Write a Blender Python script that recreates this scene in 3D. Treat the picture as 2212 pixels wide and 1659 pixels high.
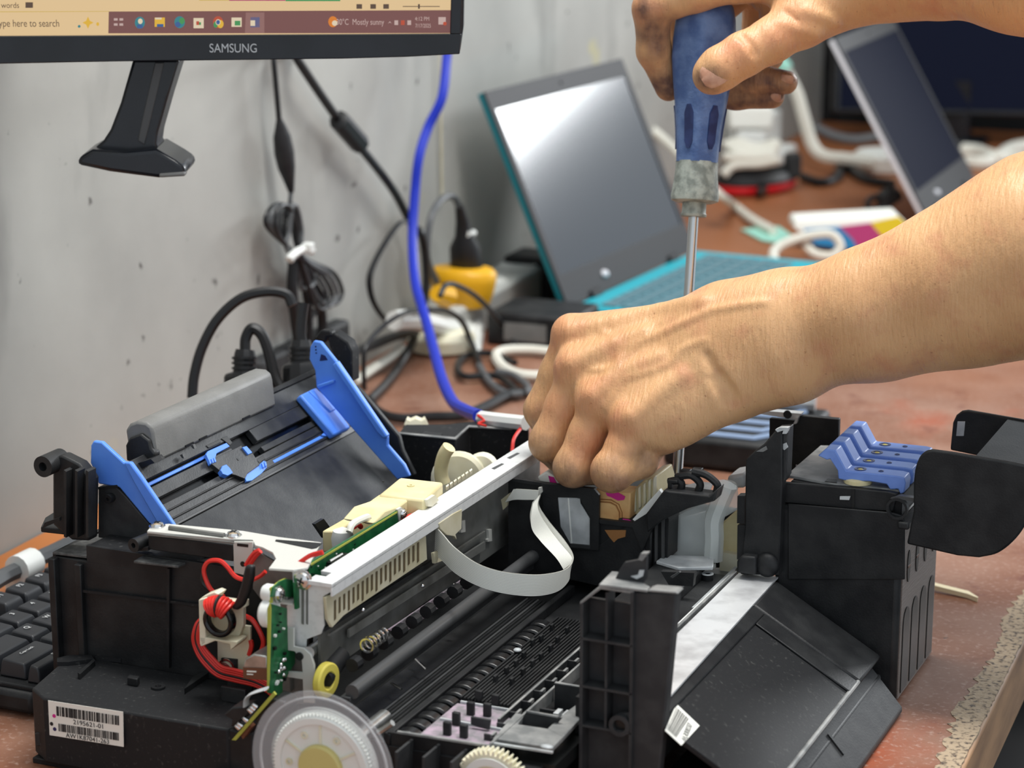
import bpy, bmesh, math, random
import numpy as np
from mathutils import Vector, Matrix

for o in list(bpy.data.objects): bpy.data.objects.remove(o, do_unlink=True)
scene = bpy.context.scene
COL = scene.collection
random.seed(7)

# ------------------------------------------------------------------ camera
F = 4906.0; CX, CY = 1106.0, 829.5          # focal length and centre for a 2212 x 1659 frame
CAMH = 0.47; YAW = math.radians(21.44); PIT = math.radians(14.45)
CAM = np.array([0, 0, CAMH])
FW = np.array([-math.sin(YAW)*math.cos(PIT), math.cos(YAW)*math.cos(PIT), -math.sin(PIT)])
RT = np.array([math.cos(YAW), math.sin(YAW), 0.0])
UP = np.cross(RT, FW)
cd = bpy.data.cameras.new('camera')
cd.sensor_width = 36.0; cd.lens = F/2212*36.0
cd.clip_start = 0.05; cd.clip_end = 50
cd.dof.use_dof = True; cd.dof.focus_distance = 1.20; cd.dof.aperture_fstop = 10.0
cam = bpy.data.objects.new('camera', cd); COL.objects.link(cam)
cam.matrix_world = Matrix(((RT[0], UP[0], -FW[0], CAM[0]), (RT[1], UP[1], -FW[1], CAM[1]), (RT[2], UP[2], -FW[2], CAM[2]), (0, 0, 0, 1)))
scene.camera = cam

# ------------------------------------------------------------------ light
w = bpy.data.worlds.new('room_light'); scene.world = w; w.use_nodes = True
w.node_tree.nodes['Background'].inputs[0].default_value = (0.86, 0.93, 1.0, 1)
w.node_tree.nodes['Background'].inputs[1].default_value = 0.68
def area(name, loc, target, sx, sy, power, col=(1, 1, 1)):
    ld = bpy.data.lights.new(name, 'AREA'); ld.shape = 'RECTANGLE'; ld.size = sx; ld.size_y = sy
    ld.energy = power; ld.color = col
    o = bpy.data.objects.new(name, ld); COL.objects.link(o); o.location = loc
    o.rotation_euler = (Vector(target)-Vector(loc)).to_track_quat('-Z', 'Y').to_euler()
    return o
area('ceiling_tube_light', (-0.25, 1.25, 1.75), (-0.35, 1.25, 0), 0.35, 1.3, 31, (1.0, 0.985, 0.95))
area('far_ceiling_tube_light', (0.75, 4.6, 1.15), (-0.6, 1.9, 0.1), 0.9, 0.5, 38, (0.95, 0.98, 1.0))
vs = scene.view_settings
vs.view_transform = 'Standard'; vs.look = 'None'; vs.gamma = 1.0; vs.use_curve_mapping = False
vs.exposure = 0.38

# ------------------------------------------------------------------ pixel -> place
def ray(px, py): return FW + RT*(px-CX)/F - UP*(py-CY)/F
def at(px, py, x=None, y=None, z=None, d=None):
    r = ray(px, py)
    if x is not None: t = (x-CAM[0])/r[0]
    elif y is not None: t = (y-CAM[1])/r[1]
    elif z is not None: t = (z-CAM[2])/r[2]
    else: t = d
    return CAM+t*r
PA = math.radians(-2.4); PO = np.array([-.6021, .8946, 0.0])      # printer frame
PM = np.array([[math.cos(PA), math.sin(PA), 0], [-math.sin(PA), math.cos(PA), 0], [0, 0, 1.0]])
CL = PM @ (CAM-PO)
def L(px, py, x=None, y=None, z=None, pl=None):
    r = PM @ ray(px, py)
    if pl is not None:
        p0, n = np.array(pl[0]), np.array(pl[1]); t = ((p0-CL) @ n)/(r @ n)
    elif x is not None: t = (x-CL[0])/r[0]
    elif y is not None: t = (y-CL[1])/r[1]
    else: t = (z-CL[2])/r[2]
    return CL+t*r
def zoomer(x0, y0, s): return lambda *p: [(x0+a/s, y0+b/s) for a, b in p]
zA = zoomer(60, 700, 2.633); zB = zoomer(0, 1100, 2.91); zC = zoomer(400, 1100, 2.968); zD = zoomer(680, 900, 3.568)
zE = zoomer(820, 1240, 3.352); zF = zoomer(1080, 960, 3.456); zG = zoomer(1560, 840, 3.393); zH = zoomer(1400, 1160, 2.724)

# ------------------------------------------------------------------ materials
def lin(c):
    return tuple((v/255/12.92 if v/255 <= .04045 else ((v/255+.055)/1.055)**2.4) for v in c)
MATS = {}
def mat(name, rgb, rough=.5, metal=0, rgb2=None, scale=40, detail=4, lo=.4, hi=.65, bump=0, bscale=300, spec=.5,
        trans=0, emit=0, sss=0, coat=0, alpha=1, stretch=(1, 1, 1), ior=1.45):
    m = bpy.data.materials.new(name); m.use_nodes = True; MATS[name] = m
    nt = m.node_tree; p = nt.nodes['Principled BSDF']
    c = (*lin(rgb), 1)
    p.inputs['Base Color'].default_value = c
    p.inputs['Roughness'].default_value = rough; p.inputs['Metallic'].default_value = metal
    p.inputs['Specular IOR Level'].default_value = spec; p.inputs['IOR'].default_value = ior
    p.inputs['Transmission Weight'].default_value = trans; p.inputs['Coat Weight'].default_value = coat
    p.inputs['Alpha'].default_value = alpha
    if emit:
        p.inputs['Base Color'].default_value = (.01, .01, .01, 1); p.inputs['Emission Color'].default_value = c; p.inputs['Emission Strength'].default_value = emit
    if sss:
        p.inputs['Subsurface Weight'].default_value = sss
        p.inputs['Subsurface Radius'].default_value = (.006, .0025, .0012); p.inputs['Subsurface Scale'].default_value = .6
    if rgb2 or bump:
        tc = nt.nodes.new('ShaderNodeTexCoord'); mp = nt.nodes.new('ShaderNodeMapping')
        mp.inputs['Scale'].default_value = stretch
        nt.links.new(tc.outputs['Object'], mp.inputs[0])
    if rgb2:
        n = nt.nodes.new('ShaderNodeTexNoise'); n.inputs['Scale'].default_value = scale; n.inputs['Detail'].default_value = detail
        nt.links.new(mp.outputs[0], n.inputs['Vector'])
        r = nt.nodes.new('ShaderNodeValToRGB'); r.color_ramp.elements[0].position = lo; r.color_ramp.elements[1].position = hi
        r.color_ramp.elements[0].color = c; r.color_ramp.elements[1].color = (*lin(rgb2), 1)
        nt.links.new(n.outputs['Fac'], r.inputs[0]); nt.links.new(r.outputs[0], p.inputs['Base Color'])
        if emit: nt.links.new(r.outputs[0], p.inputs['Emission Color'])
    if bump:
        n2 = nt.nodes.new('ShaderNodeTexNoise'); n2.inputs['Scale'].default_value = bscale; n2.inputs['Detail'].default_value = 3
        nt.links.new(mp.outputs[0], n2.inputs['Vector'])
        b = nt.nodes.new('ShaderNodeBump'); b.inputs['Strength'].default_value = bump; b.inputs['Distance'].default_value = .001
        nt.links.new(n2.outputs['Fac'], b.inputs['Height']); nt.links.new(b.outputs[0], p.inputs['Normal'])
    return m
mat('black', (25, 26, 28), .5, spec=.35, rgb2=(40, 41, 42), scale=60, bump=.12, bscale=900)
mat('ledge_dust', (66, 67, 67), .55, rgb2=(112, 112, 110), scale=300, detail=6, lo=.45, hi=.85)
mat('black_dust', (30, 31, 33), .6, spec=.3, rgb2=(84, 84, 82), scale=420, detail=6, lo=.60, hi=.90, bump=.1, bscale=900)
mat('black_gloss', (14, 15, 17), .16)
mat('black_edge', (70, 71, 72), .4)
mat('dark_grey', (44, 45, 47), .55, spec=.35, rgb2=(56, 57, 58), scale=90, bump=.1, bscale=800)
mat('deck_grey', (108, 110, 110), .5, rgb2=(150, 150, 148), scale=80, detail=6)
mat('tray_black', (38, 39, 41), .34, rgb2=(56, 57, 58), scale=70, detail=6, bump=.05, bscale=900)
mat('grey_plastic', (112, 112, 110), .5, rgb2=(122, 122, 120), scale=60, bump=.1, bscale=900)
mat('blue', (78, 132, 232), .42, rgb2=(92, 146, 240), scale=40)
mat('blue_deep', (28, 40, 92), .3)
mat('lever_blue', (108, 140, 214), .42, rgb2=(124, 156, 226), scale=60)
mat('steel', (190, 192, 190), .3, metal=.9, rgb2=(160, 162, 160), scale=120, detail=6, bump=.06, bscale=400)
mat('rail_metal', (226, 228, 228), .45, metal=.25, rgb2=(206, 208, 208), scale=260, detail=8, lo=.5, hi=.8)
mat('bracket_white', (206, 206, 200), .5, metal=.2)
mat('plate_dark', (122, 123, 120), .45, metal=.3, rgb2=(96, 96, 92), scale=60)
mat('mirror_steel', (236, 238, 240), .34, metal=.45, rgb2=(190, 191, 193), scale=55, detail=8, lo=.45, hi=.75, bump=.3, bscale=90)
mat('chrome', (225, 225, 225), .18, metal=1)
mat('pcb', (22, 84, 48), .4, rgb2=(30, 104, 60), scale=200, detail=2)
mat('pcb_edge', (166, 170, 70), .5)
mat('chip', (18, 20, 20), .4)
mat('cream', (226, 214, 170), .5, sss=.08, rgb2=(210, 196, 146), scale=50)
mat('cream_pale', (226, 222, 200), .5, sss=.08, rgb2=(214, 208, 180), scale=60)
mat('white_plastic', (226, 228, 224), .45)
mat('yellow', (222, 206, 92), .5)
mat('yellow_pale', (200, 188, 120), .5)
mat('paddle_black', (20, 21, 23), .3)
mat('red_wire', (212, 48, 40), .4)
mat('black_wire', (22, 22, 23), .45)
mat('clear', (206, 210, 214), .12, alpha=.26)
mat('clear_tube', (232, 238, 236), .2, alpha=.42)
mat('strip_white', (206, 200, 176), .35, rgb2=(190, 182, 150), scale=50)
mat('strip_mark', (96, 82, 58), .5)
mat('label_white', (236, 236, 228), .6)
mat('ink', (28, 28, 30), .6)
mat('ink_magenta', (206, 40, 140), .5)
mat('ink_blue', (40, 40, 90), .5)
mat('beige', (226, 186, 128), .5, rgb2=(200, 150, 96), scale=60)
mat('beige_groove', (150, 104, 60), .5)
mat('foam', (126, 122, 126), .8, rgb2=(170, 150, 165), scale=150, detail=4)
mat('brown', (104, 64, 44), .4)
mat('film', (196, 200, 202), .3, rgb2=(156, 160, 162), scale=60)
# room things
mat('cable_black', (24, 25, 27), .42)
mat('cable_grey', (86, 88, 90), .45)
mat('cable_blue', (18, 44, 176), .45)
mat('cable_white', (224, 222, 210), .5)
mat('strip_grey', (178, 180, 176), .5)
mat('plug_yellow', (222, 166, 20), .45)
mat('monitor_black', (20, 23, 28), .25, rgb2=(27, 30, 36), scale=30)
mat('monitor_logo', (176, 180, 184), .4)
mat('teal', (40, 168, 184), .4)
mat('teal_dark', (18, 110, 120), .4)
mat('laptop_dark', (42, 44, 48), .45)
mat('laptop_bezel', (56, 56, 58), .5, spec=.5, ior=1.2)
mat('screen_dead', (36, 42, 50), .13, spec=.5, ior=1.62)
mat('screen_dead_blue', (22, 26, 42), .5, spec=.5, ior=1.08)
mat('white_lid', (216, 216, 222), .4)
mat('key_black', (40, 42, 46), .45)
mat('key_grey', (92, 126, 136), .5)
mat('key_legend', (206, 208, 208), .5)
mat('red', (196, 26, 34), .35)
mat('cyan_print', (22, 120, 172), .5)
mat('magenta_print', (170, 46, 106), .5)
mat('yellow_print', (214, 186, 14), .5)
mat('paper_white', (240, 240, 232), .6)
mat('mint', (164, 226, 208), .5)
mat('wood_stick', (232, 220, 184), .6)
mat('handle_blue', (66, 92, 142), .45, rgb2=(98, 124, 170), scale=90, detail=5, bump=.3, bscale=700)
mat('handle_blue_dark', (30, 42, 84), .4, rgb2=(44, 60, 108), scale=120)
mat('ferrule', (168, 176, 168), .5, rgb2=(122, 130, 124), scale=200, detail=6, bump=.3, bscale=500)
mat('shaft', (196, 198, 198), .24, metal=1)
mat('chevron', (126, 146, 176), .4)
mat('nail', (206, 164, 138), .35, rgb2=(180, 132, 108), scale=120)

def wall_material():
    m = mat('plaster', (162, 162, 157), .8, rgb2=(184, 184, 178), scale=7, detail=8, lo=.3, hi=.7, bump=.25, bscale=60)
    nt = m.node_tree; p = nt.nodes['Principled BSDF']
    src = p.inputs['Base Color'].links[0].from_socket
    tc = nt.nodes.new('ShaderNodeTexCoord')
    def layer(src, kind, scale, lo, hi, col, stretch=(1, 1, 1), detail=3):
        mp = nt.nodes.new('ShaderNodeMapping'); mp.inputs['Scale'].default_value = stretch
        nt.links.new(tc.outputs['Object'], mp.inputs[0])
        if kind == 'n':
            n = nt.nodes.new('ShaderNodeTexNoise'); n.inputs['Detail'].default_value = detail; out = n.outputs['Fac']
        else:
            n = nt.nodes.new('ShaderNodeTexVoronoi'); out = n.outputs['Distance']
        n.inputs['Scale'].default_value = scale; nt.links.new(mp.outputs[0], n.inputs['Vector'])
        r = nt.nodes.new('ShaderNodeMapRange'); r.inputs['From Min'].default_value = lo; r.inputs['From Max'].default_value = hi
        nt.links.new(out, r.inputs['Value'])
        mx = nt.nodes.new('ShaderNodeMix'); mx.data_type = 'RGBA'
        nt.links.new(r.outputs[0], mx.inputs['Factor']); nt.links.new(src, mx.inputs['A']); mx.inputs['B'].default_value = (*lin(col), 1)
        return mx.outputs['Result']
    s = layer(src, 'n', 9, .6, .74, (140, 140, 136), (1, 1, .35), 6)       # trowel streaks
    s = layer(s, 'n', 55, .685, .76, (84, 82, 78), (1, 1, 1), 4)            # pits and specks
    s = layer(s, 'n', 11, .69, .8, (206, 198, 128), (1, 1, 1), 4)          # yellowish splashes
    nt.links.new(s, p.inputs['Base Color'])
wall_material()
def wood_material():
    m = mat('table_wood', (124, 80, 58), .45, spec=.35, rgb2=(150, 114, 96), scale=14, detail=10, lo=.34, hi=.68, bump=.15, bscale=120)
    nt = m.node_tree; p = nt.nodes['Principled BSDF']
    src = p.inputs['Base Color'].links[0].from_socket
    tc = nt.nodes.new('ShaderNodeTexCoord')
    for sc, lo, hi, col, st in ((6, .60, .72, (156, 70, 36), (1, .7, 1)), (300, .54, .80, (172, 144, 130), (1, 1, 1)), (40, .60, .74, (104, 56, 42), (1, 1, 1)), (90, .70, .76, (66, 48, 42), (1, 1, 1))):
        mp = nt.nodes.new('ShaderNodeMapping'); mp.inputs['Scale'].default_value = st; mp.inputs['Location'].default_value = (sc*.13, 0, 0)
        nt.links.new(tc.outputs['Object'], mp.inputs[0])
        n = nt.nodes.new('ShaderNodeTexNoise'); n.inputs['Scale'].default_value = sc; n.inputs['Detail'].default_value = 7
        nt.links.new(mp.outputs[0], n.inputs['Vector'])
        r = nt.nodes.new('ShaderNodeMapRange'); r.inputs['From Min'].default_value = lo; r.inputs['From Max'].default_value = hi
        nt.links.new(n.outputs['Fac'], r.inputs['Value'])
        mx = nt.nodes.new('ShaderNodeMix'); mx.data_type = 'RGBA'
        nt.links.new(r.outputs[0], mx.inputs['Factor']); nt.links.new(src, mx.inputs['A']); mx.inputs['B'].default_value = (*lin(col), 1)
        src = mx.outputs['Result']
    # varnish left unworn along the wall and toward the far end
    sx = nt.nodes.new('ShaderNodeSeparateXYZ'); nt.links.new(tc.outputs['Object'], sx.inputs[0])
    nz_ = nt.nodes.new('ShaderNodeTexNoise'); nz_.inputs['Scale'].default_value = 9; nz_.inputs['Detail'].default_value = 5; nt.links.new(tc.outputs['Object'], nz_.inputs['Vector'])
    ad_ = nt.nodes.new('ShaderNodeMath'); ad_.operation = 'MULTIPLY_ADD'; ad_.inputs[1].default_value = .10; nt.links.new(nz_.outputs['Fac'], ad_.inputs[0]); nt.links.new(sx.outputs['X'], ad_.inputs[2])
    r = nt.nodes.new('ShaderNodeMapRange'); r.inputs['From Min'].default_value = -.705; r.inputs['From Max'].default_value = -.735; nt.links.new(ad_.outputs[0], r.inputs['Value'])
    ry = nt.nodes.new('ShaderNodeMapRange'); ry.inputs['From Min'].default_value = 1.42; ry.inputs['From Max'].default_value = 1.25; nt.links.new(sx.outputs['Y'], ry.inputs['Value'])
    mm = nt.nodes.new('ShaderNodeMath'); mm.operation = 'MULTIPLY'; nt.links.new(r.outputs[0], mm.inputs[0]); nt.links.new(ry.outputs[0], mm.inputs[1]); r = mm
    mx = nt.nodes.new('ShaderNodeMix'); mx.data_type = 'RGBA'; nt.links.new(r.outputs[0], mx.inputs['Factor']); nt.links.new(src, mx.inputs['A']); mx.inputs['B'].default_value = (*lin((188, 116, 62)), 1); src = mx.outputs['Result']
    ad2 = nt.nodes.new('ShaderNodeMath'); ad2.operation = 'MULTIPLY_ADD'; ad2.inputs[1].default_value = .5; nt.links.new(nz_.outputs['Fac'], ad2.inputs[0]); nt.links.new(sx.outputs['Y'], ad2.inputs[2])
    r = nt.nodes.new('ShaderNodeMapRange'); r.inputs['From Min'].default_value = 2.0; r.inputs['From Max'].default_value = 2.5; nt.links.new(ad2.outputs[0], r.inputs['Value'])
    mx = nt.nodes.new('ShaderNodeMix'); mx.data_type = 'RGBA'; nt.links.new(r.outputs[0], mx.inputs['Factor']); nt.links.new(src, mx.inputs['A']); mx.inputs['B'].default_value = (*lin((156, 98, 62)), 1); src = mx.outputs['Result']
    nt.links.new(src, p.inputs['Base Color'])
wood_material()
mat('wood_edge', (170, 130, 92), .6, rgb2=(120, 88, 60), scale=40, detail=6, bump=.4, bscale=80, stretch=(1, .25, 1))
mat('wood_edge_worn', (168, 148, 122), .7, rgb2=(70, 56, 46), scale=300, detail=6, lo=.5, hi=.66, bump=.8, bscale=200)
mat('floor_dark', (28, 27, 28), .6, rgb2=(40, 38, 38), scale=6)
mat('back_dark', (30, 32, 34), .7, rgb2=(42, 44, 46), scale=5)
mat('leg_wood', (96, 64, 44), .6, rgb2=(76, 50, 34), scale=20)

# ------------------------------------------------------------------ mesh helpers
WORLDP = set()                                   # things whose parts are written in room coordinates
def setp(o, parent):
    if parent is None: return
    o.parent = parent
    if parent.name in WORLDP: o.matrix_parent_inverse = Matrix.Translation(-Vector(parent.location))
class B:
    def __init__(s): s.v = []; s.f = []
    def add(s, vs_, fs_):
        o = len(s.v); s.v += [tuple(map(float, p)) for p in vs_]; s.f += [tuple(i+o for i in f) for f in fs_]; return s
    def box(s, x, y, z):
        p = [(a, b, c) for a in x for b in y for c in z]
        return s.add(p, [(0, 1, 3, 2), (4, 6, 7, 5), (0, 4, 5, 1), (2, 3, 7, 6), (0, 2, 6, 4), (1, 5, 7, 3)])
    def prism(s, pts, d):                       # polygon in space pushed along d
        n = len(pts); P = [np.array(p, float) for p in pts]; Q = [p+np.array(d, float) for p in P]
        return s.add(P+Q, [tuple(range(n-1, -1, -1)), tuple(range(n, 2*n))]+[(i, (i+1) % n, n+(i+1) % n, n+i) for i in range(n)])
    def ring(s, loops, cap=True, closed=False):
        n = len(loops[0]); k = len(loops); vs_ = [p for l in loops for p in l]; fs = []
        for i in range(k if closed else k-1):
            j = (i+1) % k
            for a in range(n): b = (a+1) % n; fs.append((i*n+a, i*n+b, j*n+b, j*n+a))
        if cap and not closed: fs += [tuple(range(n-1, -1, -1)), tuple((k-1)*n+a for a in range(n))]
        return s.add(vs_, fs)
    def cyl(s, p0, p1, r0, r1=None, n=20):
        r1 = r0 if r1 is None else r1; return s.tube([p0, p1], [r0, r1], n)
    def tube(s, pts, r, n=10, flat=None, closed=False):
        P = [np.array(p, float) for p in pts]; k = len(P)
        rr = list(r) if hasattr(r, '__len__') else [r]*k
        T = []
        for i in range(k):
            a = P[(i-1) % k] if closed else P[max(i-1, 0)]; b = P[(i+1) % k] if closed else P[min(i+1, k-1)]
            t = b-a; T.append(t/(np.linalg.norm(t)+1e-12))
        u = np.cross(T[0], [0, 0, 1.0])
        if np.linalg.norm(u) < .1: u = np.cross(T[0], [0, 1.0, 0])
        u /= np.linalg.norm(u); loops = []
        for i in range(k):
            u = u-T[i]*(u @ T[i]); u /= np.linalg.norm(u)+1e-12; v = np.cross(T[i], u)
            fl = flat or 1
            loops.append([P[i]+rr[i]*(math.cos(2*math.pi*a/n)*u+fl*math.sin(2*math.pi*a/n)*v) for a in range(n)])
        return s.ring(loops, closed=closed)
    def lathe(s, p, axis, prof, n=32):          # prof: (radius, distance along axis)
        ax = np.array(axis, float); ax /= np.linalg.norm(ax)
        u = np.cross(ax, [0, 0, 1.0])
        if np.linalg.norm(u) < .1: u = np.cross(ax, [1.0, 0, 0])
        u /= np.linalg.norm(u); v = np.cross(ax, u)
        return s.ring([[np.array(p)+ax*h+r*(math.cos(2*math.pi*a/n)*u+math.sin(2*math.pi*a/n)*v) for a in range(n)] for r, h in prof])
    def ball(s, c, r, n=12, sc=(1, 1, 1)):
        loops = []
        for i in range(n+1):
            t = math.pi*(i/n); t = min(max(t, .02), math.pi-.02)
            loops.append([(c[0]+sc[0]*r*math.sin(t)*math.cos(2*math.pi*a/(2*n)), c[1]+sc[1]*r*math.sin(t)*math.sin(2*math.pi*a/(2*n)), c[2]+sc[2]*r*math.cos(t)) for a in range(2*n)])
        return s.ring(loops)
    def annulus(s, c, axis, r0, r1, h, n=48):
        return s.lathe(c, axis, [(r0, 0), (r1, 0), (r1, h), (r0, h)], n) if r0 <= 0 else s._ann(c, axis, r0, r1, h, n)
    def _ann(s, c, axis, r0, r1, h, n):
        ax = np.array(axis, float); ax /= np.linalg.norm(ax)
        u = np.cross(ax, [0, 0, 1.0])
        if np.linalg.norm(u) < .1: u = np.cross(ax, [1.0, 0, 0])
        u /= np.linalg.norm(u); v = np.cross(ax, u); c = np.array(c, float)
        loops = [[c+ax*hh+r*(math.cos(2*math.pi*a/n)*u+math.sin(2*math.pi*a/n)*v) for a in range(n)] for r, hh in ((r0, 0), (r1, 0), (r1, h), (r0, h))]
        return s.ring(loops, closed=True)
    def strip(s, A_, Bs, th):                   # ribbon between two lines of points
        A_ = [np.array(p, float) for p in A_]; Bs = [np.array(p, float) for p in Bs]; k = len(A_)
        loops = []
        for i in range(k):
            t = A_[min(i+1, k-1)]-A_[max(i-1, 0)]; n = np.cross(t, Bs[i]-A_[i]); n = n/(np.linalg.norm(n)+1e-12)*th/2
            loops.append([A_[i]-n, Bs[i]-n, Bs[i]+n, A_[i]+n])
        return s.ring(loops)
    def build(s, name, m, parent=None, bevel=0, smooth=True, ang=35, **tags):
        me = bpy.data.meshes.new(name); me.from_pydata(s.v, [], s.f)
        bm = bmesh.new(); bm.from_mesh(me); bmesh.ops.recalc_face_normals(bm, faces=bm.faces); bm.to_mesh(me); bm.free()
        me.materials.append(MATS[m])
        if smooth:
            me.polygons.foreach_set('use_smooth', [True]*len(me.polygons)); me.set_sharp_from_angle(angle=math.radians(ang))
        o = bpy.data.objects.new(name, me); COL.objects.link(o)
        setp(o, parent)
        if bevel:
            b = o.modifiers.new('bevel', 'BEVEL'); b.width = bevel; b.segments = 2; b.limit_method = 'ANGLE'; b.angle_limit = math.radians(40)
        for k_, v_ in tags.items(): o[k_] = v_
        return o
def thing(name, label, cat, loc=(0, 0, 0), rotz=0, group=None, world=True):
    o = bpy.data.objects.new(name, None); COL.objects.link(o); o.empty_display_size = .02
    o.location = loc; o.rotation_euler = (0, 0, rotz); o['label'] = label; o['category'] = cat
    if group: o['group'] = group
    if world: WORLDP.add(o.name)
    return o
def tag(o, label, cat, group=None):
    o['label'] = label; o['category'] = cat
    if group: o['group'] = group
    return o
def spline(pts, n=8):                            # Catmull-Rom through the points
    P = [np.array(p, float) for p in pts]; P = [2*P[0]-P[1]]+P+[2*P[-1]-P[-2]]; out = []
    for i in range(1, len(P)-2):
        for k in range(n):
            t = k/n; a, b, c, d = P[i-1:i+3]
            out.append(.5*((2*b)+(c-a)*t+(2*a-5*b+4*c-d)*t*t+(3*b-a-3*c+d)*t**3))
    out.append(P[-2]); return out
def textmesh(name, txt, size, m, parent, mw, depth=.0001, sx=1):
    cu = bpy.data.curves.new('t', 'FONT'); cu.body = txt; cu.size = size; cu.align_x = 'CENTER'; cu.align_y = 'CENTER'; cu.extrude = depth
    to = bpy.data.objects.new('t', cu); COL.objects.link(to)
    dg = bpy.context.evaluated_depsgraph_get(); me = bpy.data.meshes.new_from_object(to.evaluated_get(dg)); bpy.data.objects.remove(to)
    me.name = name; me.transform(mw @ Matrix.Diagonal((sx, 1, 1, 1))); me.materials.clear(); me.materials.append(MATS[m])
    o = bpy.data.objects.new(name, me); COL.objects.link(o); setp(o, parent)
    return o
def frame_m(o, x, y):                            # matrix: text x axis, y axis, origin
    x = Vector(x).normalized(); y = Vector(y).normalized(); z = x.cross(y)
    return Matrix(((x[0], y[0], z[0], o[0]), (x[1], y[1], z[1], o[1]), (x[2], y[2], z[2], o[2]), (0, 0, 0, 1)))
# ================================================================== the room
WX = -.813
B().box((WX-.1, WX), (-.6, 3.4), (-.75, 1.9)).build('wall_left', 'plaster', kind='structure')
B().box((WX, -.2), (3.36, 3.40), (-.75, .62)).build('wall_back', 'back_dark', kind='structure')
B().box((WX-.1, 1.2), (-.6, 5.2), (-.78, -.75)).build('floor', 'floor_dark', kind='structure')

t = thing('work_table', 'long worn red-brown wooden work table against the grey wall', 'table', (-.5, 1.4, -.75))
B().box((-.811, -.1865), (.25, 3.34), (-.03, 0)).build('table_top', 'table_wood', t)
B().box((-.186, -.1745), (.25, 3.34), (-.042, -.0008)).build('edge_strip', 'wood_edge', t, bevel=.002)
bb = B(); rnd = random.Random(3)                 # chewed rim along the front edge
ys = np.arange(.5, 2.4, .004); rim = []
lo = []; hi = []
for y in ys:
    lo.append((-.1875-.005*rnd.random()-.002*math.sin(y*40), y, .0003)); hi.append((-.1755-.001*rnd.random(), y, .0003))
loops = [[a, b, (b[0], b[1], -.0025), (a[0], a[1], -.0025)] for a, b in zip(lo, hi)]
bb.ring(loops).build('worn_rim', 'wood_edge_worn', t)
for x in (-.77, -.23):
    for y in (.32, 3.28):
        B().box((x-.03, x+.03), (y-.03, y+.03), (-.75, -.03)).build('leg', 'leg_wood', t)
B().box((-.79, -.21), (.3, 3.3), (-.1, -.03)).build('apron', 'leg_wood', t)

def bg(px, py, off=.015):                        # on the wall, or on the table where the ray meets it first
    p = at(px, py, x=WX+off)
    return p if p[2] > .006 else at(px, py, z=.006)
Z1 = zoomer(0, 0, 2.962); Z2 = zoomer(540, 380, 3.073); Z4 = zoomer(1340, 0, 2.514)
def cable(name, m, pts, r, label=None, cat='cable', parent=None, n=8, group=None, flat=None):
    o = B().tube(spline(pts, 8), r, n, flat).build(name, m, parent)
    if label: tag(o, label, cat, group)
    return o
# ------------------------------------------------------------------ monitor
MD = 1.30
MH = np.array([FW[0], FW[1], 0]); MH /= np.linalg.norm(MH)
M0 = at(995, 118, d=MD)
def mon(px, py, off=0.0):                        # place on the upright plane of the monitor's front, off = behind it
    r = ray(px, py); tt = ((M0+MH*off-CAM) @ MH)/(r @ MH); return CAM+tt*r
def mpoly(name, m, px, off, th, parent, bevel=0, **k):
    return B().prism([mon(a, b, off) for a, b in px], MH*th).build(name, m, parent, bevel, **k)
mo = thing('monitor', 'black monitor with its screen on, hung on the wall with a bare stand neck', 'monitor', (float(M0[0])-.1, float(M0[1]), .2))
ro = 990; top = -620
case = mpoly('case', 'monitor_black', [(-195, 139), (0, 138), (250, 133), (500, 130), (740, 127), (880, 123), (993, 117), (1001, 60), (1012, top), (-195, top)], .004, .022, mo, .002)
fr = B()
for q in ([(-195, 139), (0, 138), (250, 133), (500, 130), (740, 127), (880, 123), (993, 117), (996, 73), (972, 73), (-195, 79)], [(972, 74), (996, 74), (1012, top), (990, top)], [(-195, 79), (-175, 79), (-175, top), (-195, top)], [(-195, top+20), (1012, top+20), (1012, top), (-195, top)]):
    fr.prism([mon(a, b, 0) for a, b in q], MH*.005)
fr.build('bezel', 'monitor_black', mo, .0006)
mpoly('bezel_line', 'black_edge', [(-175, 81), (972, 75), (972, 73), (-175, 79)], -.0004, .001, mo)
scr_c = mat('screen_glow', (246, 212, 160), .4, emit=.58)
for nm, c, e in (('taskbar_glow', (140, 92, 88), .5), ('taskbar_lit', (168, 122, 116), .5), ('text_glow', (132, 104, 84), .3), ('icon_yellow', (240, 190, 60), .6), ('icon_teal', (60, 150, 160), .5), ('icon_blue', (70, 110, 170), .5), ('icon_cream', (240, 222, 190), .6), ('icon_red', (214, 90, 60), .5), ('icon_green', (80, 170, 100), .5), ('icon_orange', (232, 134, 40), .6), ('doc_magenta', (200, 50, 120), .5), ('doc_green', (70, 170, 100), .5), ('doc_gold', (236, 200, 90), .5), ('text_pale', (226, 196, 188), .5)):
    mat(nm, c, .5, emit=e)
sc = mpoly('screen', 'screen_glow', [(-175, 79), (972, 73), (990, top), (-175, top)], .0022, .002, mo)
def mp2(name, m, px, lvl=1, par=None): return mpoly(name, m, px, .0022-.00025*lvl, .0002, par or sc)
mp2('taskbar', 'taskbar_glow', [(235, 25), (980, 22), (972, 71.5), (234, 72)])
mp2('highlighted_button', 'taskbar_lit', [(531, 27), (571, 27), (571, 71.5), (529, 71.5)], 2)
mp2('divider_line', 'doc_gold', [(-175, 25.5), (235, 24), (235, 25), (-175, 27)])
mp2('page_stripe', 'doc_gold', [(430, -8), (495, -8), (495, 1), (430, 1)]); mp2('page_stripe', 'doc_magenta', [(495, -8), (617, -8), (617, 1.5), (495, 1.5)]); mp2('page_stripe', 'doc_green', [(617, -8), (735, -8), (735, 2.5), (617, 2.5)])
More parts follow.
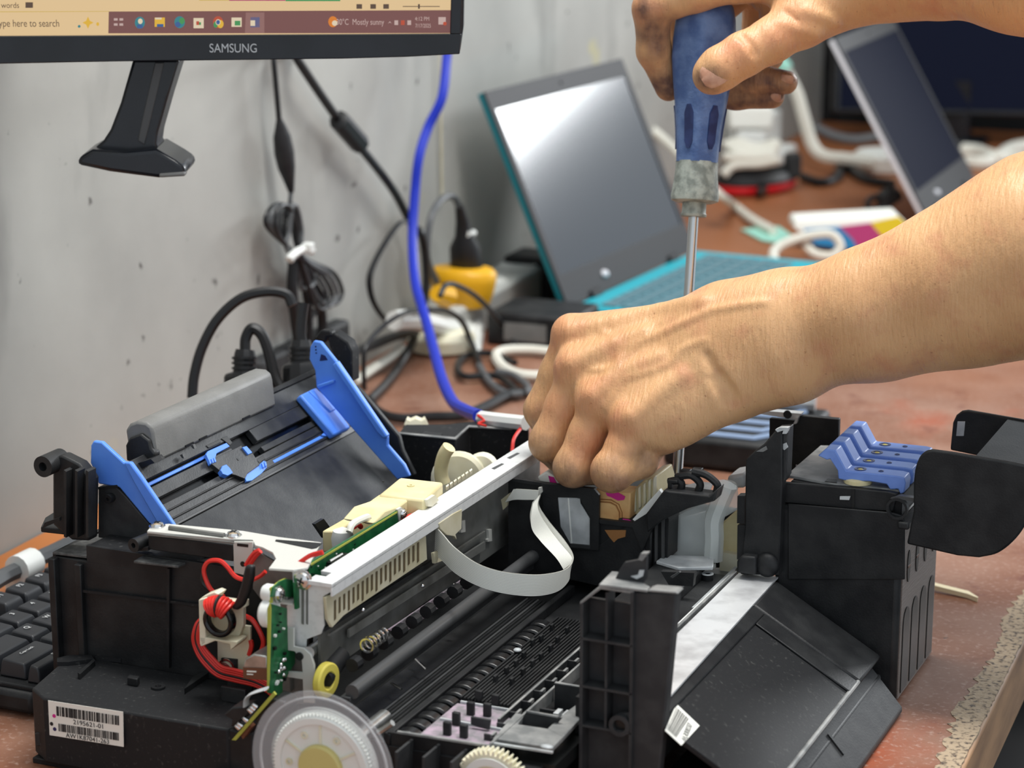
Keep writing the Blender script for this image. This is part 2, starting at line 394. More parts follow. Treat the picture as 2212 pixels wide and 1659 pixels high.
def disc(cx, cy, rx, ry, n=14): return [(cx+rx*math.cos(2*math.pi*k/n), cy+ry*math.sin(2*math.pi*k/n)) for k in range(n)]
def sq(cx, cy, rx, ry): return [(cx-rx, cy-ry), (cx+rx, cy-ry), (cx+rx, cy+ry), (cx-rx, cy+ry)]
for x, y in ((250, 42), (250, 53), (262, 42), (262, 53)): mp2('task_view_icon', 'text_pale', sq(x, y, 4, 2.5), 2)
mp2('shield_icon', 'icon_teal', disc(302, 49, 11, 13), 2); mp2('shield_icon', 'icon_cream', disc(303, 46, 5, 6), 3); mp2('shield_icon', 'icon_blue', sq(302, 57, 6, 4), 3)
mp2('folder_icon', 'icon_yellow', sq(345, 48, 11, 10), 2); mp2('folder_icon', 'icon_blue', sq(346, 55, 7, 3), 3); mp2('folder_icon', 'icon_cream', sq(342, 40, 7, 2), 3)
mp2('browser_icon', 'icon_teal', disc(388, 48, 11.5, 13), 2); mp2('browser_icon', 'icon_green', disc(393, 45, 6, 7), 3); mp2('browser_icon', 'icon_blue', disc(384, 53, 6, 6), 3)
mp2('store_icon', 'icon_cream', sq(429, 50, 11, 11), 2); mp2('store_icon', 'icon_red', sq(427, 50, 3, 4), 3); mp2('store_icon', 'icon_green', sq(432, 51, 2, 3), 3)
mp2('ring_icon', 'icon_red', disc(471, 48, 11, 13), 2); mp2('ring_icon', 'icon_yellow', disc(476, 52, 7, 9), 3); mp2('ring_icon', 'icon_green', disc(466, 53, 5, 7), 3); mp2('ring_icon', 'icon_cream', disc(471, 48, 5.5, 6.5), 4); mp2('ring_icon', 'icon_blue', disc(471, 48, 4, 4.8), 5)
mp2('sheet_icon', 'icon_cream', sq(511, 48, 11, 10), 2); mp2('sheet_icon', 'icon_green', sq(513, 50, 6, 5), 3)
mp2('document_icon', 'icon_blue', sq(551, 48, 10, 11), 2); mp2('document_icon', 'icon_cream', sq(546, 50, 5, 6), 3)
mp2('weather_icon', 'icon_orange', disc(719, 47, 10, 12), 2); mp2('weather_icon', 'icon_cream', disc(723, 50, 6, 6), 3)
mp2('sparkle_icon', 'icon_yellow', [(190, 36), (194, 45), (202, 49), (194, 53), (190, 62), (186, 53), (178, 49), (186, 45)], 2); mp2('sparkle_icon', 'icon_yellow', disc(211, 52, 3, 4), 2); mp2('sparkle_icon', 'icon_teal', disc(171, 57, 3, 3), 2)
for i, x in enumerate((776, 806, 834)): mp2('tool_icon', 'text_glow', sq(x, 14, 6, 5), 2)
mp2('slider_line', 'text_glow', sq(910, 14, 40, .8), 2); mp2('slider_knob', 'text_glow', sq(905, 14, 2, 5), 3)
for x, c in ((856, 'text_pale'), (870, 'icon_red'), (884, 'text_pale')): mp2('tray_icon', c, sq(x, 49, 4, 5), 2)
mp2('tray_icon', 'text_pale', [(838, 51), (842, 46), (846, 51), (842, 48.5)], 2)
mp2('notification_icon', 'text_pale', sq(955, 45, 8, 8), 2); mp2('notification_icon', 'icon_red', disc(961, 51, 4, 4), 3)
mp2('book_icon', 'text_glow', sq(63, 11, 8, 6), 2)
def mtext(s, px, py, h, m, sx=1): 
    o = mon(px, py, .0016); textmesh('lettering', s, h, m, sc, frame_m(o, RT, (0, 0, 1)), 0, sx)
S = MD/F
mtext('Type here to search', 58, 51, 22*S, 'text_glow', .78); mtext('words', 22, 12, 17*S, 'text_glow', .9)
mtext('30°C  Mostly sunny', 778, 48, 18*S, 'text_pale', .72); mtext('4:12 PM', 912, 41, 12*S, 'text_pale', .8); mtext('7/17/2025', 914, 56, 12*S, 'text_pale', .7)
textmesh('logo', 'SAMSUNG', 27*S, 'monitor_logo', mo, frame_m(mon(504, 105, -.0008), RT, (0, 0, 1)), .0002, .84)
neck = mpoly('neck', 'monitor_black', Z1((850, 380), (1150, 380), (1075, 620), (1010, 850), (1000, 920), (1030, 985), (620, 985), (600, 950), (660, 900), (705, 830), (770, 660)), .018, .028, mo, .006)
mpoly('neck_ridge', 'black_edge', Z1((990, 400), (1050, 400), (960, 780), (925, 930), (880, 900), (905, 780)), .0172, .003, neck, .0006)
foot = mpoly('foot', 'monitor_black', Z1((505, 1005), (590, 958), (800, 975), (1000, 955), (1120, 1025), (1185, 1070), (1185, 1125), (1010, 1140), (850, 1120), (700, 1100), (490, 1055)), .008, .045, mo, .003)
mpoly('foot_clip', 'grey_plastic', Z1((1015, 1112), (1180, 1100), (1185, 1128), (1020, 1138)), .006, .01, foot, .001)
c0 = mon(300, -250, .026)
bk = B(); bk.prism([mon(200, -150, .026), mon(420, -150, .026), mon(420, -350, .026), mon(200, -350, .026)], MH*.01)
e = np.array([WX+.001, c0[1]+.06, c0[2]]); bk.tube([c0+MH*.008, e+np.array([.012, 0, 0])], .012, 10); bk.box((WX+.0005, WX+.012), (e[1]-.05, e[1]+.05), (e[2]-.05, e[2]+.05))
bk.build('wall_bracket', 'black', mo)

# ------------------------------------------------------------------ cables along the wall
cb = thing('bundled_cable', 'thin black cord tied in a bundle with a white tie below the monitor', 'cord', tuple(bg(650, 540)))
cable('cord', 'cable_black', [mon(500, -60, .03), mon(540, -10, .05), bg(583, 60), bg(592, 140), bg(603, 262)], .0021, parent=cb)
p = [bg(*q) for q in ((603, 258), (606, 272), (609, 295), (614, 330), (619, 362), (625, 392), (629, 414))]
B().tube(p, [.0024, .0042, .0068, .0078, .0068, .0042, .0024], 12).build('inline_filter', 'dark_grey', cb)
cable('cord', 'cable_grey', [bg(629, 412), bg(627, 440), bg(632, 480), bg(645, 545)], .0018, parent=cb)
K = Z2((335, 525))[0]
def zl(pts, off): return [bg(*Z2(q)[0], off) for q in pts]
for i in range(6):
    a = i*30; o = .014+.006*(i % 3)
    cable('cord_loop', 'cable_grey' if i % 2 else 'cable_black', zl([(335-6*i, 545), (250-2*i, 470), (110+a, 330+8*i), (130+a, 225-4*i), (210+a*.7, 190+6*i), (275+a*.45, 290+12*i), (300+8*i, 430), (340, 545)], o), .0019, parent=cb)
for i in range(5):
    a = i*34; o = .014+.006*(i % 3)
    cable('cord_loop', 'cable_grey' if i % 2 else 'cable_black', zl([(325, 520), (400-8*i, 570+6*i), (550-a, 640+10*i), (612-a, 770+8*i), (560-a, 850+16*i), (470-a*.6, 770+40*i), (380-10*i, 640), (325, 520)], o), .0019, parent=cb)
cable('cord_loop', 'cable_grey', zl([(315, 560), (330, 680), (345, 750), (420, 720), (440, 650)], .022), .0018, parent=cb)
cable('cord_end', 'cable_black', zl([(290, 560), (280, 750), (300, 950), (320, 1090)], .02), .0045, parent=cb)
cable('cord_end', 'cable_black', zl([(430, 760), (470, 880), (480, 1000), (470, 1100)], .016), .0042, parent=cb)
cable('cord_end', 'cable_black', zl([(340, 600), (390, 900), (395, 1130)], .02), .0030, parent=cb)
cable('cable_tie', 'white_plastic', zl([(262, 560), (275, 535), (330, 495), (390, 480), (410, 500)], .03), .0034, parent=cb)
B().box(*[(v-.004, v+.004) for v in bg(*Z2((385, 478))[0], .032)]).build('tie_head', 'white_plastic', cb, .001)
vc = thing('video_cable', 'black video cable with a square ferrite block running from the monitor down the wall', 'cable', tuple(bg(797, 865)))
cable('cable', 'cable_black', [mon(560, -60, .03), mon(590, 0, .06), bg(625, 95), bg(645, 132), bg(700, 215), bg(750, 285), bg(800, 345), bg(852, 415), bg(892, 490)]+zl([(1130, 370), (1160, 500), (1172, 700), (1150, 860), (1100, 1050), (1000, 1250), (900, 1380), (790, 1490)], .03), .0036, parent=vc)
p0, p1 = bg(731, 258, .017), bg(778, 312, .017); d_ = (p1-p0)/np.linalg.norm(p1-p0)
B().tube([p0, p0+d_*.001, p1-d_*.001, p1], [.006, .0085, .0085, .006], 8).build('ferrite_block', 'cable_black', vc)
cable('loop_cable', 'cable_black', zl([(1050, 300), (990, 320), (900, 440), (815, 600), (792, 720), (830, 860), (930, 985), (1050, 1040)], .02), .003, 'black cable bowed in a wide loop against the wall left of the blue cable', flat=.5)
cable('thin_cable', 'cable_black', zl([(1180, 890), (1060, 900), (950, 950), (840, 1040), (765, 1150), (755, 1300), (760, 1420)], .06), .002, 'thin black cable arching down beside the tray of the printer')
cable('adapter_lead', 'cable_black', zl([(1180, 890), (1300, 895), (1400, 960), (1460, 1080), (1530, 1260), (1600, 1380), (1720, 1440)], .075), .0026, 'black lead crossing the white sleeve toward the coiled cables')
cable('curled_lead', 'cable_black', zl([(1260, 800), (1300, 725), (1380, 730), (1500, 800), (1620, 920), (1720, 1050), (1760, 1130)], .09), .0024, 'black lead arching in front of the yellow plug')
cable('flat_ribbon_lead', 'cable_black', zl([(660, 1180), (800, 1130), (950, 1070), (1080, 1040)], .03), .006, 'thick black lead lying along the foot of the wall', flat=.6)
cable('coiled_cable', 'cable_black', zl([(1780, 1440), (1640, 1330), (1420, 1330), (1380, 1250), (1450, 1190), (1600, 1180), (1760, 1240)], .03), .003, 'black cable coiled on the table left of the fist')
cable('tangled_cable', 'cable_grey', zl([(1520, 1260), (1600, 1380), (1720, 1450), (1850, 1420), (1760, 1330), (1640, 1300)], .03), .003, 'dark grey cable tangled over the coiled black cable')
cable('table_cable', 'cable_black', zl([(790, 1490), (860, 1570), (1000, 1610), (1200, 1600), (1400, 1590), (1560, 1530), (1720, 1450), (1830, 1440)], .03), .004, 'thick black cable lying across the table behind the printer')
cable('pale_cable', 'cable_white', zl([(690, 1370), (800, 1290), (920, 1210), (1010, 1140)], .03), .0042, 'pale cable running diagonally on the table left of the blue cable')
cable('thin_tan_wire', 'strip_white', [bg(948, 90, .004), bg(952, 180, .004), bg(953, 300, .004), bg(955, 440, .004)], .0011, 'thin tan wire hanging straight down the wall right of the blue cable', n=6)
# blue cable down to the printer
PB = [(985, -420, 1.93), (984, -250, 1.94), (978, -80, 1.95), (968, 90, 1.96), (965, 125, 1.96), (955, 210, 1.95), (925, 275, 1.95), (905, 340, 1.94), (896, 420, 1.94), (891, 520, 1.93), (897, 610, 1.9), (912, 665, 1.86), (922, 700, 1.84), (938, 760, 1.78), (955, 820, 1.7), (978, 868, 1.6), (1003, 886, 1.48), (1035, 899, 1.40)]
bc = thing('blue_cable', 'bright blue cable hanging from the monitor and ending in a white sleeve', 'cable', tuple(at(*PB[-1][:2], d=PB[-1][2])))
cable('cable', 'cable_blue', [at(a, b, d=c) for a, b, c in PB], .0042, parent=bc, n=10)
cable('white_sleeve', 'white_plastic', [at(1040, 903, d=1.40), at(1080, 908, d=1.385), at(1136, 914, d=1.37)], .0046, parent=bc)
cable('red_wire', 'red_wire', [at(1032, 897, d=1.395), at(1046, 908, d=1.39), at(1034, 915, d=1.385), at(1050, 920, d=1.38)], .0009, parent=bc, n=6)
cable('red_wire', 'red_wire', [at(1125, 925, d=1.37), at(1110, 948, d=1.355), at(1106, 975, d=1.35)], .0011, parent=bc, n=6)

# ------------------------------------------------------------------ plugs and power strips
Q = bg(*Z2((1430, 640))[0], .045)
pl = thing('plug', 'black moulded plug with a grey cord pushed into the yellow adapter', 'plug', tuple(Q))
p_ = zl([(1440, 640), (1435, 560), (1425, 470), (1420, 400), (1410, 300), (1390, 200)], .045)
B().tube(p_, [.0155, .0152, .014, .0085, .0062, .004], 14, .8).build('plug_body', 'cable_black', pl)
cable('cord', 'cable_grey', zl([(1392, 210), (1350, 140), (1280, 150), (1210, 250), (1180, 400), (1180, 560), (1240, 700)], .03), .0032, parent=pl)
cable('plug_tag', 'white_plastic', zl([(1440, 385), (1485, 380)], .05), .003, parent=pl)
ya = thing('plug_adapter', 'yellow plug adapter standing on the white power strip', 'plug', tuple(bg(*Z2((1420, 850))[0], .045)))
p_ = zl([(1420, 850), (1418, 780), (1415, 690), (1415, 640), (1415, 610)], .045)
B().tube(p_, [.024, .028, .031, .031, .027], 16, .75).build('adapter_body', 'plug_yellow', ya, ang=50)
B().tube(zl([(1240, 780), (1300, 800)], .05), [.007, .011], 10).build('switch_nub', 'plug_yellow', ya)
ps = thing('power_strip', 'pale grey power strip on the table along the wall behind the yellow adapter', 'power strip', (-.775, 1.98, 0))
B().box((-.803, -.758), (1.80, 2.13), (.0, .034)).build('body', 'strip_grey', ps, .004)
for k in range(4): B().lathe((-.78, 1.85+k*.075, .034), (0, 0, 1), [(.018, -.001), (.018, .0015), (.016, .0015), (.016, .0008), (.001, .0008)], 20).build('socket', 'white_plastic', ps)
cable('white_hose', 'white_plastic', zl([(960, 960), (1080, 955), (1200, 985), (1330, 1010), (1450, 1010), (1500, 1020)], .05), .0085, 'thick white sleeve lying behind the blue cable', 'cable')
B().tube(zl([(1480, 1010), (1500, 1100), (1510, 1180)], .05), [.011, .006, .003], 8).build('cable_end', 'white_plastic'); tag(bpy.data.objects['cable_end'], 'white tapered cable end hanging below the thick white sleeve', 'cable')
q = at(*Z2((1270, 1150))[0], z=.001)
tag(B().lathe(q, (0, 0, 1), [(.026, 0), (.030, .002), (.030, .012), (.024, .017), (.001, .018)], 28).build('round_base', 'cream_pale'), 'round cream base standing on the table beside the blue cable', 'base')
q = at(1200, 752, z=0); 
pb = thing('power_brick', 'black power brick on the table left of the knuckles', 'power adapter', tuple(q))
B().box((q[0]-.062, q[0]+.02), (q[1]-.01, q[1]+.06), (.0, .03)).build('body', 'black', pb, .003)
B().box((q[0]-.045, q[0]-.005), (q[1]-.0106, q[1]-.0098), (.006, .022)).build('rating_label', 'grey_plastic', pb)
q = at(1190, 652, z=.0)
ch = thing('wall_charger', 'black charger block with a white lead beside the teal laptop', 'charger', tuple(q))
B().box((q[0]-.05, q[0]+.0), (q[1], q[1]+.05), (.0, .042)).build('body', 'black', ch, .004)
cable('lead', 'cable_white', [at(1128, 615, d=2.16), at(1085, 640, d=2.12), at(1040, 668, d=2.08), at(1010, 685, d=2.05)], .006, parent=ch)
cable('white_loop_cable', 'cable_white', zl([(2010, 1170), (1850, 1155), (1690, 1160), (1635, 1195), (1680, 1270), (1800, 1320), (1950, 1330), (2050, 1330)], .03), .0045, 'thick white cable looped on the table left of the fist')
# dark extension socket behind the printer
es = thing('extension_socket', 'dark grey extension socket against the wall behind the rear tray', 'power strip', tuple(at(640, 880, z=0)))
q = at(640, 860, z=0)
B().box((q[0]-.05, q[0]+.012), (q[1]-.08, q[1]+.08), (0, .05)).build('body', 'dark_grey', es, .004)
for k in (-.05, 0, .05): B().lathe((q[0]-.019, q[1]+k, .05), (0, 0, 1), [(.017, -.001), (.017, .001), (.015, .001), (.015, .0004), (.001, .0004)], 18).build('socket', 'black', es)
def plug(name, label, base, cordpts, d):
    t_ = thing(name, label, 'plug', tuple(at(*base[0], d=d)))
    B().tube([at(a, b, d=d) for a, b in base], [.0135, .0135, .0125, .0075, .0068, .0075, .0066, .006], 12).build('plug_body', 'cable_black', t_, ang=20)
    for i in range(3):
        a, b = base[3]; B().tube([at(a, b-3-i*11, d=d), at(a, b-8-i*11, d=d)], .0082, 12).build('grip_ring', 'cable_black', t_)
    cable('cord', 'cable_black', [at(a, b, d=d) for a, b in cordpts], .0036, parent=t_)
za = lambda *p: [(60+a/2.633, 700+b/2.633) for a, b in p]
plug('mains_plug', 'black mains plug with a stiff arched cord rising behind the grey tray flap', za((1235, 400), (1235, 300), (1235, 275), (1232, 265), (1232, 240), (1235, 200), (1235, 160), (1236, 145)), za((1236, 150), (1240, 80), (1275, 25), (1330, 60), (1370, 160), (1400, 290), (1440, 370)), 1.46)
plug('mains_plug', 'black mains plug standing beside the tip of the tall blue paper guide', za((1560, 330), (1560, 250), (1558, 225), (1555, 210), (1555, 180), (1555, 140), (1555, 110), (1555, 90)), za((1555, 95), (1552, 40), (1560, -60), (1570, -120)), 1.47)
cable('arched_cord', 'cable_black', [at(a, b, d=1.5) for a, b in [(415, 860), (420, 810), (437, 750), (470, 690), (520, 645), (575, 630), (618, 636), (632, 660)]], .0036, 'black cord making a tall arch against the wall above the grey flap', 'cord')

# ------------------------------------------------------------------ teal laptop
def laptop(nm, label, Hl, Hr, h, tilt, mt, side, bez, scr, depth, basemat, deckmat, chin=.03, keys=True, side_w=.003, kmat='laptop_dark'):
    Hl = np.array(Hl); Hr = np.array(Hr); u = (Hr-Hl)/np.linalg.norm(Hr-Hl); wd = np.linalg.norm(Hr-Hl)
    bk_ = np.cross([0, 0, 1.0], u); tr = math.radians(tilt)
    v = math.cos(tr)*np.array([0, 0, 1.0])+math.sin(tr)*bk_; n = np.cross(u, v)
    if n @ (CAM-Hl) < 0: n = -n
    fwd = -bk_
    t_ = thing(nm, label, 'laptop', tuple(Hl-np.array([0, 0, Hl[2]])))
    def P(a, b, c=0): return Hl+u*a+v*b+n*c
    lid = B().prism([P(0, 0, -.007), P(wd, 0, -.007), P(wd, h, -.007), P(0, h, -.007)], n*.0065).build('lid', side, t_, .0012)
    fb = B()
    for q_ in ([(0, 0), (wd, 0), (wd, chin), (0, chin)], [(0, h-.018), (wd, h-.018), (wd, h), (0, h)], [(0, chin), (.008, chin), (.008, h-.018), (0, h-.018)], [(wd-.008, chin), (wd, chin), (wd, h-.018), (wd-.008, h-.018)]):
        fb.prism([P(a, b, -.001) for a, b in q_], n*.0025)
    fb.build('screen_bezel', bez, lid)
    B().prism([P(.008, chin, -.0005), P(wd-.008, chin, -.0005), P(wd-.008, h-.018, -.0005), P(.008, h-.018, -.0005)], n*.001).build('screen', scr, lid)
    B().ball(P(wd/2, h-.009, .0015), .0016, 6).build('webcam', 'black_gloss', lid)
    B().ball(P(wd*.3, chin*.5, .0012), .005, 8, (1, 1, .8)).build('lid_badge', 'white_lid', lid)
    z0 = Hl[2]
    def D(a, b, c): return Hl+u*a+fwd*b+np.array([0, 0, c-z0])
    base = B().prism([D(0, 0, .002), D(wd, 0, .002), D(wd, depth, .002), D(0, depth, .002)], (0, 0, z0-.003)).build('base', basemat, t_, .002)
    B().prism([D(.003, .003, z0-.0006), D(wd-.003, .003, z0-.0006), D(wd-.003, depth-.003, z0-.0006), D(.003, depth-.003, z0-.0006)], (0, 0, .0008)).build('deck', deckmat, base)
    for s_ in (.05, wd-.07): B().tube([D(s_, .0, z0+.001), D(s_+.02, 0, z0+.001)], .005, 10).build('hinge', 'black', t_)
    if keys:
        k0 = None; kw = (wd-.04)/12
        for i in range(12):
            for j in range(5):
                a, b = .02+i*kw, .025+j*.019
                B().prism([D(a, b, z0), D(a+kw*.82, b, z0), D(a+kw*.82, b+.0155, z0), D(a, b+.0155, z0)], (0, 0, .0022)).build('key', kmat, base)
        B().prism([D(wd*.36, .135, z0), D(wd*.64, .135, z0), D(wd*.64, depth-.015, z0), D(wd*.36, depth-.015, z0)], (0, 0, .0006)).build('touchpad', deckmat, base)
    return t_, D, P
laptop('laptop', 'open teal laptop with a dark mirror-like screen leaning toward the wall', at(1225, 665, z=.02), at(1500, 540, z=.02), .21, 24, 'laptop_dark', 'teal_dark', 'laptop_bezel', 'screen_dead', .205, 'teal_dark', 'teal', kmat='key_grey')
laptop('laptop', 'open white-edged laptop with a dark blue screen at the far right', at(2000, 469, z=.015), at(2104, 385, z=.015), .225, 30, 'white_lid', 'white_lid', 'laptop_bezel', 'screen_dead_blue', .2, 'white_lid', 'laptop_bezel', kmat='laptop_dark')

# ------------------------------------------------------------------ far right clutter
def d4(px, d): return [at(a, b, d=d) for a, b in Z4(*px)]
def card(name, m, px, d, depth, parent=None, bevel=0, **k):      # solid block whose near outline is given
    dv = np.array([FW[0], FW[1], 0])*depth
    return B().prism(d4(px, d), dv).build(name, m, parent, bevel, **k)
ad = thing('socket_cube', 'white charger cubes stacked on a white base behind the screwdriver', 'charger', tuple(at(1620, 360, z=0)))
card('cube', 'paper_white', [(590, 580), (830, 580), (830, 705), (590, 705)], 2.86, .04, ad, .004)
card('cube', 'white_plastic', [(630, 712), (790, 712), (790, 800), (630, 800)], 2.86, .04, ad, .004)
q = at(1620, 366, z=0)
B().box((q[0]-.05, q[0]+.05), (q[1]-.03, q[1]+.05), (0, .03)).build('base', 'white_plastic', ad, .004)
B().box((q[0]-.03, q[0]+.03), (q[1]-.005, q[1]+.04), (.03, .075)).build('post', 'white_plastic', ad, .003)
for i in range(5):
    a = i*46; cable('tangled_lead', 'cable_white', d4([(560+a*.4, 790+14*i), (640+a*.5, 770+22*i), (740+a*.3, 800+12*i), (850-a*.2, 780+18*i), (790, 860), (620, 880-6*i), (560, 850)], 2.80-.01*i), .0055, ['topmost white lead of the heap at the charger cubes', 'second white lead from the top in the heap at the charger cubes', 'white lead in the middle of the heap at the charger cubes', 'second white lead from the bottom in the heap at the charger cubes', 'lowest white lead of the heap at the charger cubes'][i], 'cable', group='white leads heaped by the charger cubes')
cable('white_lead', 'cable_white', d4([(560, 950), (620, 900), (760, 890), (860, 870)], 2.76), .006, 'white lead in front of the heaped leads, just above the red-edged mouse')
ms = thing('mouse', 'black mouse with a red lower rim on the table behind the screwdriver', 'mouse', tuple(at(1632, 420, z=0)))
q = at(1632, 412, z=0)
def oval(c, rx, ry, z, n=24, rot=-.3):
    return [(c[0]+rx*math.cos(2*math.pi*k/n)*math.cos(rot)-ry*math.sin(2*math.pi*k/n)*math.sin(rot), c[1]+rx*math.cos(2*math.pi*k/n)*math.sin(rot)+ry*math.sin(2*math.pi*k/n)*math.cos(rot), z) for k in range(n)]
B().ring([oval(q, .036, .06, .001), oval(q, .042, .066, .006), oval(q, .041, .065, .014)]).build('rim', 'red', ms)
B().ring([oval(q, .041, .065, .0135), oval(q, .042, .066, .017), oval(q, .036, .058, .026), oval(q, .02, .036, .032), oval(q, .004, .006, .0335)]).build('shell', 'black', ms)
B().box((q[0]+.02, q[0]+.028), (q[1]-.075, q[1]-.045), (.004, .016)).build('side_button', 'black_gloss', ms, .002)
cable('wheel', 'cable_grey', [(q[0]-.004, q[1]-.03, .031), (q[0]+.004, q[1]-.03, .031)], .006, parent=ms)
bx = thing('small_black_box', 'small black upright charger beside the white charger cubes', 'charger', tuple(at(1715, 395, z=0)))
card('body', 'black', [(900, 850), (985, 840), (985, 960), (930, 985), (900, 960)], 2.8, .03, bx, .003)
pk = thing('charging_puck', 'white round charging puck with a white cable curving up behind the hand', 'charger', tuple(at(1905, 372, z=0)))
q = at(1907, 368, z=0); B().lathe(q, (0, 0, 1), [(.036, 0), (.040, .003), (.040, .02), (.034, .026), (.001, .028)], 28).build('puck', 'paper_white', pk)
cable('cable', 'cable_white', [at(*Z4(a)[0], d=b) for a, b in (((850, 300), 2.95), ((905, 400), 2.95), ((960, 510), 2.95), ((1000, 650), 2.95), ((1045, 790), 2.95), ((1110, 850), 2.94), ((1230, 865), 2.93), ((1370, 885), 2.92))], .0085, parent=pk)
cable('cable_highlight', 'mint', [at(*Z4(a)[0], d=2.94) for a in ((815, 300), (860, 330), (905, 380))], .0095, parent=pk)  # yellow-green highlight on the cable, put in as a coloured piece
cable('grey_cable', 'cable_grey', d4([(1050, 690), (1160, 740), (1280, 760), (1420, 740)], 3.05), .007, 'grey cable sagging across the dark back of the table')
cable('dark_cable', 'cable_black', [at(*Z4(q_)[0], z=.006) for q_ in ((990, 960), (1090, 990), (1180, 960), (1200, 900), (1330, 970), (1480, 1000))], .006, 'dark cable looped on the table in front of the charging puck')
cable('thick_white_cable', 'cable_white', [at(*Z4(q_)[0], z=.01) for q_ in ((1860, 820), (1950, 830), (2050, 860), (2120, 815), (2230, 795))], .011, 'thick white cable at the far right edge behind the laptop')
cable('thick_pale_cable', 'cable_white', [at(*Z4(q_)[0], z=.008) for q_ in ((1880, 880), (1980, 885), (2060, 850), (2230, 870))], .009, 'pale cable crossing below the thick white cable at the far right edge')
bj = thing('binder_clip', 'small black connector on the table under the white-edged laptop', 'connector', tuple(at(1905, 455, z=0)))
card('body', 'black', [(1400, 1080), (1460, 1035), (1530, 1040), (1540, 1080), (1450, 1140), (1410, 1140)], 2.62, .03, bj, .003)
cable('wire_loop', 'cable_black', d4([(1440, 1120), (1370, 1140), (1340, 1110), (1370, 1070), (1420, 1080)], 2.62), .0035, parent=bj)
cm = thing('ink_box', 'flat ink carton with cyan, magenta and yellow stripes behind the arm', 'box', tuple(at(1860, 535, z=0)))
def fl(px, z): return [at(a, b, z=z) for a, b in Z4(*px)]
A4 = [at(*Z4(q_)[0], d=2.43) for q_ in ((1010, 1245), (1590, 1262), (1510, 1178), (950, 1205))]
card('carton', 'paper_white', [(940, 1240), (950, 1200), (1510, 1170), (1600, 1262), (1480, 1312), (1290, 1350), (1235, 1352), (1060, 1330), (1000, 1275)], 2.435, .05, cm, .002)
card('cyan_stripe', 'cyan_print', [(1000, 1245), (1190, 1232), (1262, 1300), (1290, 1348), (1235, 1351), (1060, 1330), (1003, 1275)], 2.433, .004, cm)
card('magenta_stripe', 'magenta_print', [(1190, 1232), (1360, 1212), (1400, 1260), (1460, 1318), (1290, 1348), (1262, 1300)], 2.433, .004, cm)
card('yellow_stripe', 'yellow_print', [(1360, 1212), (1512, 1176), (1600, 1262), (1480, 1312), (1460, 1318), (1400, 1260)], 2.433, .004, cm)
tag(B().prism(fl([(655, 1250), (860, 1235), (940, 1290), (900, 1330), (770, 1310)], .001), (0, 0, .0015)).build('paper_tag', 'mint'), 'pale mint paper tag on the table left of the ink carton', 'paper')
uc = thing('usb_cable', 'cream cable running behind the screwdriver and looping in front of the ink carton', 'cable', tuple(at(1700, 560, z=0)))
cable('cable', 'cable_white', [at(*Z4(a)[0], d=b) for a, b in (((110, 690), 2.66), ((170, 705), 2.66), ((250, 770), 2.65), ((330, 850), 2.62), ((420, 960), 2.58), ((540, 1060), 2.53))]+[at(*Z4(q_)[0], z=.007) for q_ in ((620, 1120), (720, 1195), (830, 1255))], .0055, parent=uc)
cable('cable_loop', 'cable_white', [at(*Z4(q_)[0], d=dd) for q_, dd in (((1000, 1330), 2.40), ((1060, 1380), 2.395), ((1150, 1390), 2.39), ((1195, 1340), 2.39), ((1150, 1275), 2.39), ((1050, 1275), 2.39), ((920, 1310), 2.39), ((840, 1360), 2.385), ((840, 1420), 2.35), ((920, 1460), 2.315), ((1060, 1485), 2.285))], .0052, parent=uc)
# dark equipment at the back
pc = thing('computer_tower', 'black computer tower with a ribbed front at the back of the table', 'computer', tuple(at(1730, 290, z=0)))
q = at(1770, 262, z=0)
B().box((WX+.02, q[0]), (q[1], q[1]+.1), (0, .36)).build('case', 'black', pc, .004)
for k in range(14): B().box((q[0]-.10, q[0]-.015), (q[1]-.004, q[1]+.001), (.04+k*.022, .05+k*.022)).build('front_rib', 'dark_grey', pc)
bm_ = thing('large_monitor', 'large dark screen behind the white-edged laptop at the back of the table', 'monitor', tuple(at(2050, 262, z=0)))
def lm(px, d): return [at(a, b, d=d) for a, b in px]
B().prism(lm([(1810, -120), (2330, -60), (2330, 255), (1800, 245)], 3.14), np.array([FW[0], FW[1], 0])*.03).build('case', 'monitor_black', bm_, .004)
B().prism(lm([(1825, -105), (2315, -45), (2315, 240), (1815, 232)], 3.136), np.array([FW[0], FW[1], 0])*.004).build('screen', 'screen_dead_blue', bm_)
q = at(2050, 250, d=3.16); B().box((q[0]-.03, q[0]+.03), (q[1]-.01, q[1]+.02), (.012, q[2]+.05)).build('stand', 'monitor_black', bm_); B().box((q[0]-.05, q[0]+.05), (q[1]-.03, q[1]+.05), (0, .012)).build('foot', 'monitor_black', bm_, .003)

